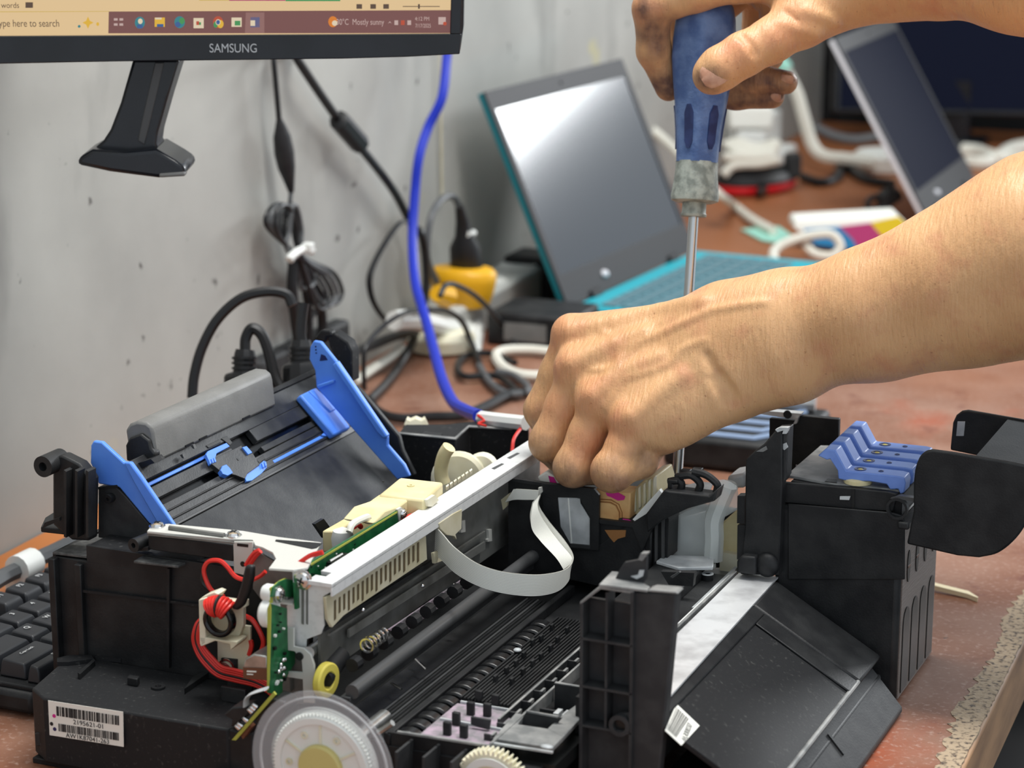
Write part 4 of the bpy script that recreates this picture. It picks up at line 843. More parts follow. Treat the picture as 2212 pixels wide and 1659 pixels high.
cable('red_wire', 'red_wire', zw([(385, 685), (430, 710), (470, 770), (500, 840), (495, 890), (475, 925)], fy), .0012, parent=PR, n=6); cable('red_wire', 'red_wire', zw([(410, 935), (425, 880), (420, 840)], fy), .0012, parent=PR, n=6)
cable('red_wire', 'red_wire', zw([(390, 360), (420, 310), (450, 275), (475, 262)], .046), .0012, parent=PR, n=6); cable('red_wire', 'red_wire', zw([(410, 365), (435, 325), (462, 290), (485, 270)], .046), .0012, parent=PR, n=6)
PP('heat_shrink_sleeve', 'black_wire', zC((380, 362), (432, 365), (430, 440), (405, 540), (370, 620), (330, 655), (290, 640), (330, 560), (355, 470)), 'y', .028, .004, bevel=.0014)
cable('red_wire', 'red_wire', zw([(720, 345), (800, 292), (880, 270)], .040), .0008, parent=PR, n=6); cable('red_wire', 'red_wire', zw([(730, 352), (800, 304), (885, 282)], .040), .0008, parent=PR, n=6)

# ---------------- carriage rail
RX0, RX1 = .136, .150
rl = B().prism([(RX0+.0005, .031, .108), (RX1, .031, .108), (RX1, .300, .108), (RX0, .300, .108), (RX0, .070, .108), (RX0-.0, .042, .108), (RX0+.006, .042, .108), (RX0+.006, .036, .108), (RX0+.0005, .036, .108)], (0, 0, .0022)).build('carriage_rail', 'rail_metal', PR, .0003)
bx('rail_lip', 'rail_metal', (RX1-.0012, RX1), (.0275, .300), (.1035, .1090), rl, .0003)
bx('rail_end', 'rail_metal', (RX0, RX1), (.0275, .0315), (.1078, .1102), rl, .0003)
bx('rail_upright', 'plate_dark', (.139, .1405), (.032, .300), (.060, .108), rl, 0)
for q_, w_ in (((1480, 318), 8), ((1360, 400), 10)): PP('rail_print', 'black_edge', zD((q_[0], q_[1]), (q_[0]+80, q_[1]-40), (q_[0]+100, q_[1]-34), (q_[0]+25, q_[1]+8)), 'z', .11022, .0001, rl)
for y in (.075, .105, .135, .165, .205, .235): PP
for i, q_ in enumerate(((1500, 730), (1320, 870), (1115, 800))): PP('rail_hook', 'bracket_white', zD((q_[0], q_[1]), (q_[0]+25, q_[1]-6), (q_[0]+28, q_[1]+85), (q_[0]-6, q_[1]+92), (q_[0]-8, q_[1]+76), (q_[0]+4, q_[1]+66)), 'x', .1406, .0015, rl)
# encoder strip window
es_ = PP('encoder_strip', 'strip_white', zD((62, 1392), (200, 1322), (835, 890), (845, 1098), (200, 1530), (112, 1622), (78, 1560)), 'x', .1455, .0016, bevel=.0002)
for i in range(19):
    f_ = i/18; x_, y_ = 150+f_*640, 1420-f_*445; h_ = 120 if i % 3 else 150
    PP('strip_mark', 'strip_mark', zD((x_, y_), (x_+12, y_-9), (x_+12, y_+h_-12), (x_, y_+h_)), 'x', .1473, .0002, es_)
for x0, y0, x1, y1, w_, mm in ((60, 1625, 1000, 1040, 30, 'black'), (100, 1670, 1300, 880, 18, 'plate_dark'), (250, 1640, 1300, 960, 60, 'plate_dark')):
    PP('guide_strip', mm, zD((x0, y0), (x1, y1), (x1, y1+w_), (x0, y0+w_)), 'x', .1425, .0012)
PP('rail_shelf', 'foam', zD((560, 1640), (1250, 1170), (1250, 1250), (640, 1690)), 'x', .146, .001)
for q_ in ((830, 1305), (370, 1490), (740, 985), (1070, 1300)): B().ball(L(*zD(q_)[0], x=.146), .0012, 6).build('rail_rivet', 'chrome', rl)
for i in range(9):
    f_ = i/8; c = (.152, .045+f_*.13, .064); B().cyl((c[0], c[1]-.003, c[2]), (c[0], c[1]+.003, c[2]), .0035, n=10).build('pinch_roller', 'black', PR)
# main dark shaft in front of the rail
B().tube([(.1625, .022, .0595), (.1620, .285, .0595)], .0036, 14).build('feed_shaft', 'black_edge', PR)
bx('shaft_bar', 'dark_grey', (.157, .1625), (.020, .285), (.052, .0572), None)
yb = L(*zC((880, 1090))[0], y=.03); B()._ann(yb, (1, -.12, 0), .0040, .0088, .0042, 28).build('yellow_bush', 'yellow', PR, bevel=.0008)
B().cyl(yb, yb+np.array([-.002, .022, .004]), .0052).build('bush_shaft', 'black', PR)
for i in range(5): q = np.array([.156, .05+i*.004, .072]); B()._ann(q, (0, 1, 0), .0030, .0038, .0012, 16).build('spring_coil', 'chrome', PR)
# long green board behind the rail
lb = PP('main_board', 'pcb', zC((780, 345), (1350, 5), (1362, 110), (1362, 300), (700, 640), (690, 470), (780, 455)), 'x', .1295, .0012)
PP('board_edge', 'pcb_edge', zC((778, 350), (1348, 5), (1356, 10), (786, 358)), 'x', .1291, .002, lb)
cn = PP('board_connector', 'chip', zC((905, 340), (1000, 275), (1015, 300), (920, 365), (920, 390), (905, 390)), 'x', .1308, .004, lb); PP('connector_pin', 'chrome', zC((925, 325), (1005, 280), (1008, 288), (930, 335)), 'x', .1349, .0004, lb)
PP('board_tab', 'bracket_white', zC((1348, 0), (1372, -16), (1390, 70), (1362, 95)), 'x', .1300, .0014, lb); screw(L(*zC((1395, 30))[0], x=.1315), (1, 0, 0), .0026, lb)
for i in range(16): 
    f_ = rr_.random(); x_, y_ = 800+f_*520, 350-f_*305+20+rr_.random()*60; PP('chip', 'white_plastic' if i % 2 else 'chip', zC((x_, y_), (x_+6, y_-3), (x_+6, y_+3), (x_, y_+6)), 'x', .1307, .0004, lb)
cable('flat_wire', 'cable_white', [L(*q_, x=.125) for q_ in zD((265, 890), (290, 830), (360, 790), (410, 775), (400, 820))], .0018, parent=PR); cable('red_wire', 'red_wire', [L(*q_, x=.122) for q_ in zD((300, 850), (330, 830), (355, 850))], .0014, parent=PR)
B().lathe(L(*zD((215, 935))[0], z=.1), (0, 0, 1), [(.005, -.01), (.006, 0), (.005, .004), (.0002, .006)], 18).build('white_cap', 'white_plastic', PR)
cable('red_wire', 'red_wire', [L(*q_, x=.133) for q_ in zD((695, 790), (730, 765), (770, 760))], .0011, parent=PR)
# cream pump cover and hoses
pc_ = PP('pump_cover', 'cream', zD((490, 600), (655, 466), (992, 503), (845, 640)), 'z', .116, -.014, bevel=.0015)
PP('pump_side', 'cream', zD((210, 790), (300, 690), (420, 650), (490, 600), (845, 640), (720, 760), (700, 860), (420, 790), (240, 800)), 'x', .112, .018, pc_, .001)
PP('pump_foot', 'cream', zD((55, 880), (220, 785), (480, 665), (540, 690), (300, 800), (180, 880)), 'z', .1015, -.012, pc_, .001)
q = L(*zD((740, 535))[0], z=.116); B()._ann(q, (0, 0, 1), .0008, .002, .0006, 16).build('cover_dimple', 'cream', pc_); B().cyl(q-np.array([.017, -.001, 0]), q-np.array([.017, -.001, -.0003]), .0006, n=8).build('cover_pip', 'chip', pc_)
PP('pump_rib', 'cream_pale', zD((840, 640), (900, 600), (930, 640), (880, 690), (850, 690)), 'x', .139, .002, pc_)
B().lathe(L(*zD((1110, 480))[0], y=.262), (0.25, -1, .1), [(.014, -.004), (.016, -.002), (.016, .002), (.014, .004), (.0002, .005)], 32).build('cream_wheel', 'cream_pale', PR)
B().lathe(L(*zD((1290, 400))[0], y=.272), (0.25, -1, .1), [(.009, -.004), (.0095, 0), (.008, .004), (.0002, .005)], 24).build('cream_wheel', 'cream_pale', PR)
cable('cream_hose', 'cream', [L(*q_, y=.245) for q_ in zD((1035, 235), (1000, 290), (975, 380), (975, 460), (995, 520))], .0040, parent=PR, n=12)
for i in range(7): PP('cream_tooth', 'cream_pale', zD((1010+i*30, 560-i*20), (1030+i*30, 545-i*20), (1034+i*30, 556-i*20), (1015+i*30, 572-i*20)), 'z', .108, .002)
PP('strip_clip', 'strip_white', zD((930, 820), (1040, 745), (1110, 710), (1105, 860), (1060, 905), (1070, 945), (1050, 920), (990, 910), (940, 860)), 'x', .1485, .002, bevel=.0003)
PP('strip_clip_foot', 'strip_white', zD((895, 1050), (960, 1020), (985, 1100), (905, 1130)), 'x', .1485, .0015)

# ---------------- flat ribbon cable
def ribbon(name, pts, y_or_x, wid, mtl='ribbon'):
    A_ = [L(*zD(p)[0], **k) for p, q_, k in pts]; Bs = [L(*zD(q_)[0], **k) for p, q_, k in pts]
    A2, B2 = spline(A_, 8), spline(Bs, 8)
    o = B().strip(A2, Bs and B2, .0006).build(name, mtl, PR, ang=60); n = len(A2)
    me = o.data; uv = me.uv_layers.new(name='UVMap')
    for li, l in enumerate(me.loops):
        vi = l.vertex_index; uv.data[li].uv = (vi//4/n, 0.0 if vi % 4 in (0, 3) else 1.0)
    return o
rm = mat('ribbon', (226, 226, 218), .45)
nt = rm.node_tree; uvn = nt.nodes.new('ShaderNodeUVMap'); sp = nt.nodes.new('ShaderNodeSeparateXYZ'); mm_ = nt.nodes.new('ShaderNodeMath'); mm_.operation = 'MULTIPLY'; mm_.inputs[1].default_value = 14
fr_ = nt.nodes.new('ShaderNodeMath'); fr_.operation = 'FRACT'; cr = nt.nodes.new('ShaderNodeValToRGB'); cr.color_ramp.elements[0].position = .0; cr.color_ramp.elements[0].color = (*lin((166, 166, 158)), 1); cr.color_ramp.elements[1].position = .35; cr.color_ramp.elements[1].color = (*lin((232, 232, 224)), 1)
nt.links.new(uvn.outputs[0], sp.inputs[0]); nt.links.new(sp.outputs[1], mm_.inputs[0]); nt.links.new(mm_.outputs[0], fr_.inputs[0]); nt.links.new(fr_.outputs[0], cr.inputs[0]); nt.links.new(cr.outputs[0], nt.nodes['Principled BSDF'].inputs['Base Color'])
Yk = lambda v: dict(y=v)
ribbon('ribbon_cable', [((935, 850), (925, 1060), Yk(.145)), ((990, 910), (990, 1115), Yk(.140)), ((1080, 1010), (1090, 1210), Yk(.135)), ((1250, 1130), (1250, 1300), Yk(.133)), ((1450, 1195), (1450, 1360), Yk(.138)), ((1700, 1218), (1690, 1382), Yk(.150)), ((1880, 1195), (1870, 1345), Yk(.170)), ((1965, 1150), (1960, 1250), Yk(.190)), ((1990, 1070), (1925, 1180), Yk(.205)), ((1930, 960), (1830, 1040), Yk(.215)), ((1800, 800), (1700, 900), Yk(.225)), ((1725, 680), (1662, 780), Yk(.230)), ((1740, 600), (1680, 660), Yk(.233))], None, None)
ribbon('ribbon_cable', [((1740, 600), (1700, 650), Yk(.231)), ((1720, 690), (1680, 690), Yk(.228)), ((1760, 790), (1672, 850), Yk(.222)), ((1880, 960), (1740, 960), Yk(.213)), ((1980, 1080), (1860, 1090), Yk(.204)), ((1985, 1130), (1920, 1180), Yk(.200))], None, None)
ribbon('ribbon_cable', [((1535, 560), (1470, 660), Yk(.234)), ((1555, 558), (1540, 640), Yk(.233)), ((1640, 562), (1630, 640), Yk(.233)), ((1725, 568), (1720, 640), Yk(.233))], None, None)
PP('ribbon_end', 'strip_white', zD((1435, 640), (1500, 590), (1480, 690), (1450, 720)), 'y', .236, .002)
# ---------------- encoder disc, gears and sensor at the near end
EC = L(697, 1655, y=-.030)
ed = B()._ann(EC, (0, -1, 0), .0258, .0362, .0007, 72).build('encoder_disc', 'clear', PR)
B()._ann(EC+np.array([0, .0012, 0]), (0, -1, 0), .0322, .0330, .0010, 72).build('disc_ring', 'film', ed)
B()._ann(EC+np.array([0, .0026, 0]), (0, -1, 0), .0252, .0275, .0012, 64).build('disc_hub_ring', 'clear_tube', ed)
def gear(c, r, th, nt_, m, tooth=.0016):
    g = B(); pts = []
    for k in range(nt_*4):
        a = 2*math.pi*k/(nt_*4); rr = r+(tooth if k % 4 in (1, 2) else 0); pts.append((c[0]+rr*math.cos(a), c[1], c[2]+rr*math.sin(a)))
    return g.prism(pts, (0, th, 0)).build('drive_gear', m, PR, smooth=False)
dg = gear(EC+np.array([0, -.001, 0]), .0243, .006, 84, 'white_plastic', .0011)
B()._ann(EC+np.array([0, -.001, 0]), (0, -1, 0), .0208, .0238, .0012, 64).build('gear_rim', 'white_plastic', dg)
B().lathe(EC+np.array([0, -.001, 0]), (0, -1, 0), [(.0110, 0), (.0110, .0022), (.0102, .0030), (.0002, .0030)], 32).build('gear_hub', 'yellow_pale', dg)
for k in range(6):
    a = math.radians(60*k+30); u = np.array([math.cos(a), 0, math.sin(a)]); v = np.array([-math.sin(a), 0, math.cos(a)]); q = EC+np.array([0, -.001, 0])
    B().prism([q+u*.0112-v*.0004, q+u*.0205-v*.0004, q+u*.0205+v*.0004, q+u*.0112+v*.0004], (0, -.0010, 0)).build('gear_spoke', 'cream_pale', dg)
    a += math.radians(30); u = np.array([math.cos(a), 0, math.sin(a)]); B()._ann(q+u*.0165, (0, -1, 0), .0009, .0017, .0009, 14).build('gear_boss', 'cream_pale', dg)
B().cyl(EC, EC+np.array([0, .062, 0]), .004).build('gear_axle', 'steel', PR)
cable('axle_pin', 'steel', [L(*q_, y=.012) for q_ in zC((1240, 1430), (1330, 1370))], .0016, parent=PR)
wg = gear(L(*zE((800, 1545))[0], y=.004), .0158, .006, 44, 'cream_pale', .0022)
B()._ann(L(*zE((800, 1545))[0], y=.0035), (0, -1, 0), .0105, .0142, .0006, 40).build('gear_rim', 'white_plastic', wg)
# optical sensor board
sb = PP('sensor_board', 'pcb_edge', zC((298, 1480), (325, 1482), (580, 1190), (565, 1172)), 'y', -.004, .0012)
PP('sensor_body', 'chip', zC((440, 1345), (560, 1215), (640, 1240), (650, 1290), (590, 1390), (520, 1430), (470, 1400)), 'y', -.003, .012, sb, .001)
PP('sensor_clip', 'black', zC((245, 1320), (300, 1270), (400, 1265), (410, 1310), (330, 1380), (290, 1400), (300, 1350)), 'y', .0, .010, sb, .0008)
for q_ in ((345, 1405), (360, 1390), (395, 1355), (425, 1300), (440, 1285), (455, 1268)):
    a = L(*zC(q_)[0], y=-.0042); B().tube([a, a+np.array([-.0012, -.0012, .0016])], [.0012, .0007], 8).build('solder_pin', 'chrome', sb)
PP('sensor_foot', 'brown', zC((350, 1440), (410, 1385), (425, 1400), (370, 1475)), 'y', -.002, .004, sb)
cable('sensor_ribbon', 'film', [L(*q_, y=.0) for q_ in zC((390, 1260), (395, 1215), (430, 1180), (520, 1150))], .0028, parent=PR, flat=.25)
bx('mount_block', 'black', (.0905, .118), (.004, .050), (.004, .0375), None, .001)
bx('mount_tab', 'black_dust', (.098, .112), (-.004, .004), (.0145, .0165), None, .0004)

# ---------------- platen
bx('platen_base', 'black', (.150, .262), (.012, .262), (.02, .0405), None, .0005)
bx('paper_well', 'chip', (.165, .186), (.012, .24), (.0405, .0415), None, 0)
bx('well_wall', 'black', (.184, .1875), (.012, .24), (.0405, .046), None, .0005)
for i in range(16):
    y = .016+i*.0105
    B().prism([(.1870, y, .0415)]+[(.1935-.0062*math.cos(f), y, .0430+.0040*math.sin(f)) for f in np.linspace(0, math.pi, 9)]+[(.2000, y, .0415)], (.0, .0078, .0)).build('paper_paddle', 'paddle_black', PR, .0014)
for i in range(7): B().tube([(.1672+i*.0022, .03, .0418), (.1672+i*.0022, .22, .0418)], .0005, 6).build('well_rib', 'black_edge' if i % 3 == 0 else 'black', PR)
for a, b in (((235, 590), (340, 690)), ((85, 790), (160, 835))):
    p_ = [L(*zE(q_)[0], z=.0475) for q_ in (a, b)]; B().tube(p_, .0007, 6).build('wire_spring', 'chrome', PR)
q = L(*zE((510, 390))[0], z=.0475); B().ball(q, .0016, 8).build('screw_head', 'chrome', PR)
# fine ribs of the ink pad grille
gr = bx('pad_grille', 'black', (.2005, .2295), (.060, .185), (.0405, .0445), None, .0003)
for i in range(15): bx('grille_rib', 'black', (.2012+i*.0019, .2012+i*.0019+.0009), (.060, .182), (.0445, .0492), gr, 0)
for i, (a, b) in enumerate(((1110, 490), (1170, 460), (1045, 580), (990, 640), (1110, 640), (920, 690), (1040, 700), (840, 750), (960, 770), (1240, 530), (1290, 470), (1170, 590), (1250, 380), (1360, 400))):
    q = L(*zE((a, b))[0], z=.0510); bx('grille_peg', 'black', (q[0]-.0008, q[0]+.0008), (q[1]-.0018, q[1]+.0018), (.0485, .0525), gr, .0003)
q = L(*zE((998, 550))[0], z=.0505); B().ball(q, .0021, 8, (1, 1, .5)).build('glass_bead', 'film', gr)
# ladder strip at the front of the grille
ld_ = bx('ladder_strip', 'dark_grey', (.2300, .2312), (.040, .19), (.042, .0502), None, 0)
bx('ladder_rail', 'deck_grey', (.2300, .2312), (.040, .19), (.0502, .0506), ld_, 0); bx('ladder_rail', 'deck_grey', (.2385, .2397), (.012, .19), (.0440, .0506), ld_, 0)
for i in range(11):
    y = .022+i*.0145; bx('ladder_rung', 'dark_grey', (.2312, .2360), (y, y+.0012), (.044, .0500), ld_, 0); bx('ladder_hook', 'deck_grey', (.2345, .2357), (y, y+.005), (.0485, .0502), ld_, 0)
# foam pad with pegs at the near end
fp = B().prism([(.2005, .0135, .0405), (.2375, .0135, .0405), (.2375, .034, .0405), (.2300, .058, .0405), (.2005, .058, .0405)], (0, 0, .0065)).build('ink_pad', 'foam', PR, .0008)
for a, b in ((660, 975), (555, 1050), (490, 1120), (610, 1140), (780, 985), (720, 890), (840, 920)):
    q = L(*zE((a, b))[0], z=.0500); bx('pad_peg', 'black', (q[0]-.0019, q[0]+.0019), (q[1]-.0012, q[1]+.0012), (.0465, .0535), fp, .0004)
PP('pad_wall', 'dark_grey', zE((660, 1035), (800, 1060), (790, 1130), (720, 1110), (660, 1090)), 'y', .032, .0015, fp)
bx('pad_ridge', 'film', (.2025, .2365), (.0345, .0356), (.047, .0482), fp, 0); bx('pad_ridge', 'film', (.2025, .2300), (.0575, .0586), (.047, .0482), fp, 0)
rim = PP('front_rim', 'deck_grey', zE((125, 1140), (800, 1243), (800, 1258), (125, 1153)), 'y', .0105, .0015)
PP('rim_panel', 'black', zE((60, 1145), (800, 1255), (860, 1300), (860, 1404), (60, 1404)), 'y', .0128, .002)
for x0 in (.198, .212, .226): bx('frame_web', 'dark_grey', (x0, x0+.0014), (-.004, .0128), (.012, .0455), None, 0)
bx('frame_floor', 'black', (.19, .262), (-.002, .0128), (.010, .013), None, 0)
# right deck with square opening
dk = B()
for q_ in (((820, 1222), (1252, 1288), (1330, 1210), (1215, 1150), (1000, 1118), (1050, 1050), (985, 1035)), ((1215, 1150), (1330, 1210), (1445, 1085), (1445, 960), (1335, 1040))):
    dk.prism([L(*p, z=.0480) for p in zE(*q_)], (0, 0, .0022))
dko = dk.build('front_deck', 'deck_grey', PR, .0003)
PP('deck_edge', 'film', zE((820, 1222), (1252, 1288), (1250, 1302), (820, 1236)), 'y', .0140, .001, dko)
q = L(*zE((1210, 1250))[0], z=.0503); B().ball(q, .0026, 10, (1.2, .8, .35)).build('deck_pip', 'film', dko)
bx('deck_well', 'chip', (.241, .268), (.02, .06), (.035, .0415), dko, 0); PP('well_edge', 'deck_grey', zE((1060, 990), (1290, 1030), (1290, 1042), (1060, 1002)), 'y', .046, .001, dko); PP('well_face', 'dark_grey', zE((1060, 1000), (1320, 1045), (1230, 1145), (1110, 1130), (1000, 1110)), 'y', .047, .001, dko)
bx('cross_wall', 'dark_grey', (.2405, .268), (.0845, .086), (.03, .0535), None, 0); bx('cross_wall_edge', 'deck_grey', (.2405, .268), (.0843, .0862), (.0535, .0540), None, 0)
bx('cross_wall', 'dark_grey', (.2405, .268), (.066, .0674), (.03, .0475), None, 0)
for i in range(4): bx('gear_tab', 'film', (.250+i*.0045, .2525+i*.0045), (.060, .0665), (.046, .049), None, 0)
# ---------------- near front pillar
PZ = 0.0
pil = bx('front_pillar', 'dark_grey', (.2694, .3030), (.0535, .0565), (.0, .1120), None, .0006)
PP('pillar_panel', 'dark_grey', zE((1835, 125), (1960, 132), (2150, 142), (2148, 200), (2080, 900), (2028, 1404), (2000, 1750), (1800, 1750)), 'y', .0475, .007, pil, .0010)
B().prism([(.2694, .0450, .0), (.2710, .0450, .0), (.2710, .0450, .1128), (.2694, .0450, .1118)], (0, .0095, 0)).build('pillar_rib', 'dark_grey', pil, .0002)
bx('pillar_rib', 'dark_grey', (.2818, .2830), (.0455, .0545), (.052, .119), pil, 0); bx('pillar_rib', 'dark_grey', (.2942, .2957), (.0450, .0545), (.0, .1212), pil, 0)
for z in (.0515, .0710, .0945): bx('pillar_shelf', 'dark_grey', (.2694, .2955), (.0450, .0545), (z, z+.0012), pil, 0)
B().prism([(.2694, .0450, .1112), (.2694, .0450, .1128), (.2790, .0450, .1218), (.2955, .0450, .1218), (.2955, .0450, .1204), (.2795, .0450, .1204)], (0, .0105, 0)).build('pillar_cap', 'deck_grey', pil, .0003)
PP('cap_plate', 'deck_grey', zF((740, 1062), (835, 965), (880, 968), (1060, 1045), (1120, 1080), (1100, 1105)), 'z', .1222, .0012, pil, .0002)
PP('cap_lip', 'deck_grey', zF((1090, 1098), (1130, 1085), (1310, 1100), (1330, 1118)), 'y', .0465, .008, pil, .0003)
tb = PP('pillar_tab', 'dark_grey', zF((850, 1022), (890, 940), (930, 880), (1030, 862), (1050, 815), (1100, 815), (1095, 1000), (1060, 1050)), 'y', .0535, .002, pil, .0004)
PP('tab_edge', 'deck_grey', zF((1030, 862), (1050, 815), (1100, 815), (1090, 835), (1062, 870)), 'y', .0525, .004, tb); PP('tab_hook', 'film', zF((975, 985), (1030, 975), (1040, 940), (1075, 940), (1065, 985), (1020, 1005)), 'y', .0528, .0008, tb)
q = L(*zE((1750, 1085))[0], y=.0475); B()._ann(q, (0, -1, 0), .0031, .0052, .0030, 24).build('pillar_ring', 'dark_grey', pil); pin('pillar_hole', 'chip', q+np.array([0, -.0001, 0]), q+np.array([0, -.0006, 0]), .0032, pil, 20)
B().prism([(.2955, .046, .053), (.2955, .0475, .0495), (.288, .0475, .0495), (.288, .0475, .060), (.2955, .0475, .062)], (0, .002, 0)).build('pillar_gusset', 'dark_grey', pil)

# ---------------- carriage under the fist
CYN = .240
cg = bx('carriage', 'black', (.150, .232), (CYN+.001, .318), (.052, .088), None, .001)
PP('carriage_rim', 'black', zF((60, 250), (330, 290), (700, 332), (700, 352), (330, 312), (60, 275)), 'y', CYN-.001, .003, cg)
PP('carriage_face', 'black', zF((60, 270), (330, 310), (700, 350), (705, 780), (990, 580), (1060, 640), (1100, 960), (740, 1060), (60, 900)), 'y', CYN, .0015, cg, .0003)
PP('carriage_cheek', 'black', zF((310, 295), (430, 300), (430, 400), (450, 620), (525, 760), (670, 760), (670, 540), (595, 400), (430, 395), (430, 300), (700, 332), (740, 380), (735, 790), (520, 780), (330, 600)), 'y', CYN-.002, .002, cg)
PP('clear_window', 'film', zF((430, 398), (515, 388), (598, 405), (600, 440), (672, 555), (672, 755), (525, 740), (440, 590)), 'y', CYN-.0013, .0008, cg)
PP('window_crease', 'white_plastic', zF((505, 400), (515, 400), (540, 745), (530, 745)), 'y', CYN-.0015, .0003, cg); PP('window_frame', 'dark_grey', zF((525, 742), (672, 756), (672, 780), (525, 768)), 'y', CYN-.0025, .0025, cg)
PP('latch_pin', 'bracket_white', zF((285, 325), (305, 322), (310, 360), (290, 385)), 'y', CYN-.004, .002, cg)
dm = PP('beige_damper', 'beige', zF((700, 340), (770, 345), (975, 362), (968, 565), (740, 560), (700, 400)), 'y', CYN+.003, .014, cg, .0008)
for s_, mm in ((0, 'beige_groove'), (10, 'beige'), (20, 'beige_groove'), (30, 'beige')):
    PP('damper_ridge', mm, zF((740, 405+s_), (830-s_*.3, 410+s_), (890-s_, 445+s_*.5), (915-s_, 510), (915-s_, 575), (740, 575)), 'y', CYN+.0028-s_*.00006, .001, dm)
PP('ink_stain', 'ink_magenta', zF((790, 360), (880, 358), (935, 390), (925, 415), (880, 420), (830, 395), (800, 385)), 'y', CYN+.0024, .0003, dm); PP('ink_stain', 'ink_magenta', zF((915, 555), (960, 560), (990, 575), (960, 585), (920, 575)), 'y', CYN+.0012, .0003, dm)
cr_ = PP('ribbed_damper', 'cream', zF((970, 362), (1080, 260), (1145, 245), (1185, 380), (1120, 440), (1000, 560), (968, 560)), 'y', CYN+.012, .03, cg, .001)
for i in range(5): PP('damper_rib', 'cream_pale', zF((985+i*38, 350-i*25), (1008+i*38, 335-i*25), (1015+i*36, 500-i*28), (992+i*36, 520-i*28)), 'y', CYN+.010, .003, cr_, .0008)
PP('damper_cap', 'paper_white', zF((275, 245), (345, 200), (400, 240), (440, 300), (300, 285)), 'y', CYN+.012, .012, cg, .001); PP('ink_stain', 'ink_magenta', zF((360, 235), (400, 245), (425, 295), (375, 288)), 'y', CYN+.0114, .0004, cg)
PP('white_edge', 'white_plastic', zF((990, 560), (1060, 480), (1190, 338), (1215, 372), (1090, 525), (1010, 575)), 'y', CYN-.001, .003, cg)
PP('front_sill', 'black', zF((740, 560), (985, 585), (1090, 520), (1215, 370), (1225, 440), (1130, 640), (1060, 800), (990, 620), (745, 590)), 'y', CYN-.0015, .003, cg)
PP('amber_window', 'beige_groove', zF((782, 640), (940, 640), (935, 690), (880, 705), (850, 732), (815, 690)), 'y', CYN-.0004, .0006, cg)
for i in range(4): PP('side_fin', 'black_edge', zF((1055+i*50, 690-i*40), (1075+i*50, 670-i*40), (1075+i*50, 860), (1055+i*50, 880)), 'y', CYN+.002, .0015, cg)
PP('side_face', 'black', zF((1040, 620), (1230, 460), (1260, 560), (1250, 860), (1090, 1000)), 'y', CYN+.004, .02, cg)
# bracket with wire hooks
br = PP('hose_bracket', 'black', zF((1090, 520), (1225, 340), (1260, 350), (1560, 385), (1625, 330), (1600, 425), (1400, 480), (1220, 565), (1100, 660)), 'y', CYN-.006, .012, None, .0008)
PP('bracket_floor', 'film', zF((1330, 330), (1500, 290), (1590, 300), (1560, 370), (1340, 350)), 'z', .105, .001, br)
for q_ in ((1250, 265), (1300, 225), (1345, 190), (1430, 180)): PP('bracket_hook', 'black', zF((q_[0], q_[1]), (q_[0]+70, q_[1]+6), (q_[0]+75, q_[1]+26), (q_[0]+30, q_[1]+28), (q_[0]+30, q_[1]+66), (q_[0], q_[1]+62)), 'y', CYN-.002+.004*((q_[0]-1250)/60), .004, br, .0004)
for pts in (((1350, 235), (1420, 230), (1470, 260), (1495, 300), (1480, 350)), ((1440, 200), (1530, 225), (1590, 265), (1625, 310), (1610, 380)), ((1260, 280), (1320, 270), (1355, 290), (1350, 345))):
    cable('bracket_arc', 'black', [L(*q_, y=CYN+.002) for q_ in zF(*pts)], .0022, parent=br)
# clear hose duct and cream maintenance box behind the post
hd = PP('clear_duct', 'clear_tube', zF((1265, 545), (1400, 480), (1530, 420), (1690, 300), (1760, 310), (1790, 480), (1650, 560), (1640, 620), (1600, 900), (1520, 940), (1350, 940), (1170, 900), (1240, 830), (1262, 700)), 'y', CYN+.020, .003, None, .0012)
cable('duct_fold', 'clear_tube', [L(*q_, y=CYN+.018) for q_ in zF((1700, 300), (1640, 440), (1600, 560), (1600, 700), (1590, 860))], .0055, parent=hd)
cable('duct_fold', 'film', [L(*q_, y=CYN+.017) for q_ in zF((1290, 560), (1290, 700), (1260, 820), (1190, 880))], .0014, parent=hd)
PP('duct_foot', 'film', zF((1165, 895), (1230, 850), (1600, 860), (1590, 940), (1330, 945)), 'z', .066, .002, hd, .0005)
PP('duct_window', 'film', zF((1330, 560), (1540, 500), (1520, 620), (1430, 640), (1420, 740), (1330, 740)), 'y', CYN+.024, .002, hd)
for a, b in ((1300, 850), (1480, 855), (1545, 900)): PP('duct_tab', 'white_plastic', zF((a, b), (a+55, b-4), (a+58, b+30), (a, b+34)), 'y', CYN+.015, .003, hd, .0005)
mb = PP('maintenance_box', 'cream', zF((1640, 600), (1790, 470), (1795, 860), (1770, 970), (1620, 965), (1640, 900)), 'y', CYN+.030, .02, None, .001)
PP('box_top', 'film', zF((1690, 240), (1830, 215), (1830, 330), (1700, 330)), 'y', CYN+.045, .02, mb, .002); PP('box_step', 'cream_pale', zF((1640, 800), (1790, 830), (1790, 960), (1640, 960)), 'y', CYN+.026, .004, mb)
cable('box_loop', 'clear_tube', [L(*q_, y=CYN+.04) for q_ in zF((1640, 330), (1680, 290), (1740, 300), (1750, 330), (1700, 350))], .002, parent=mb)
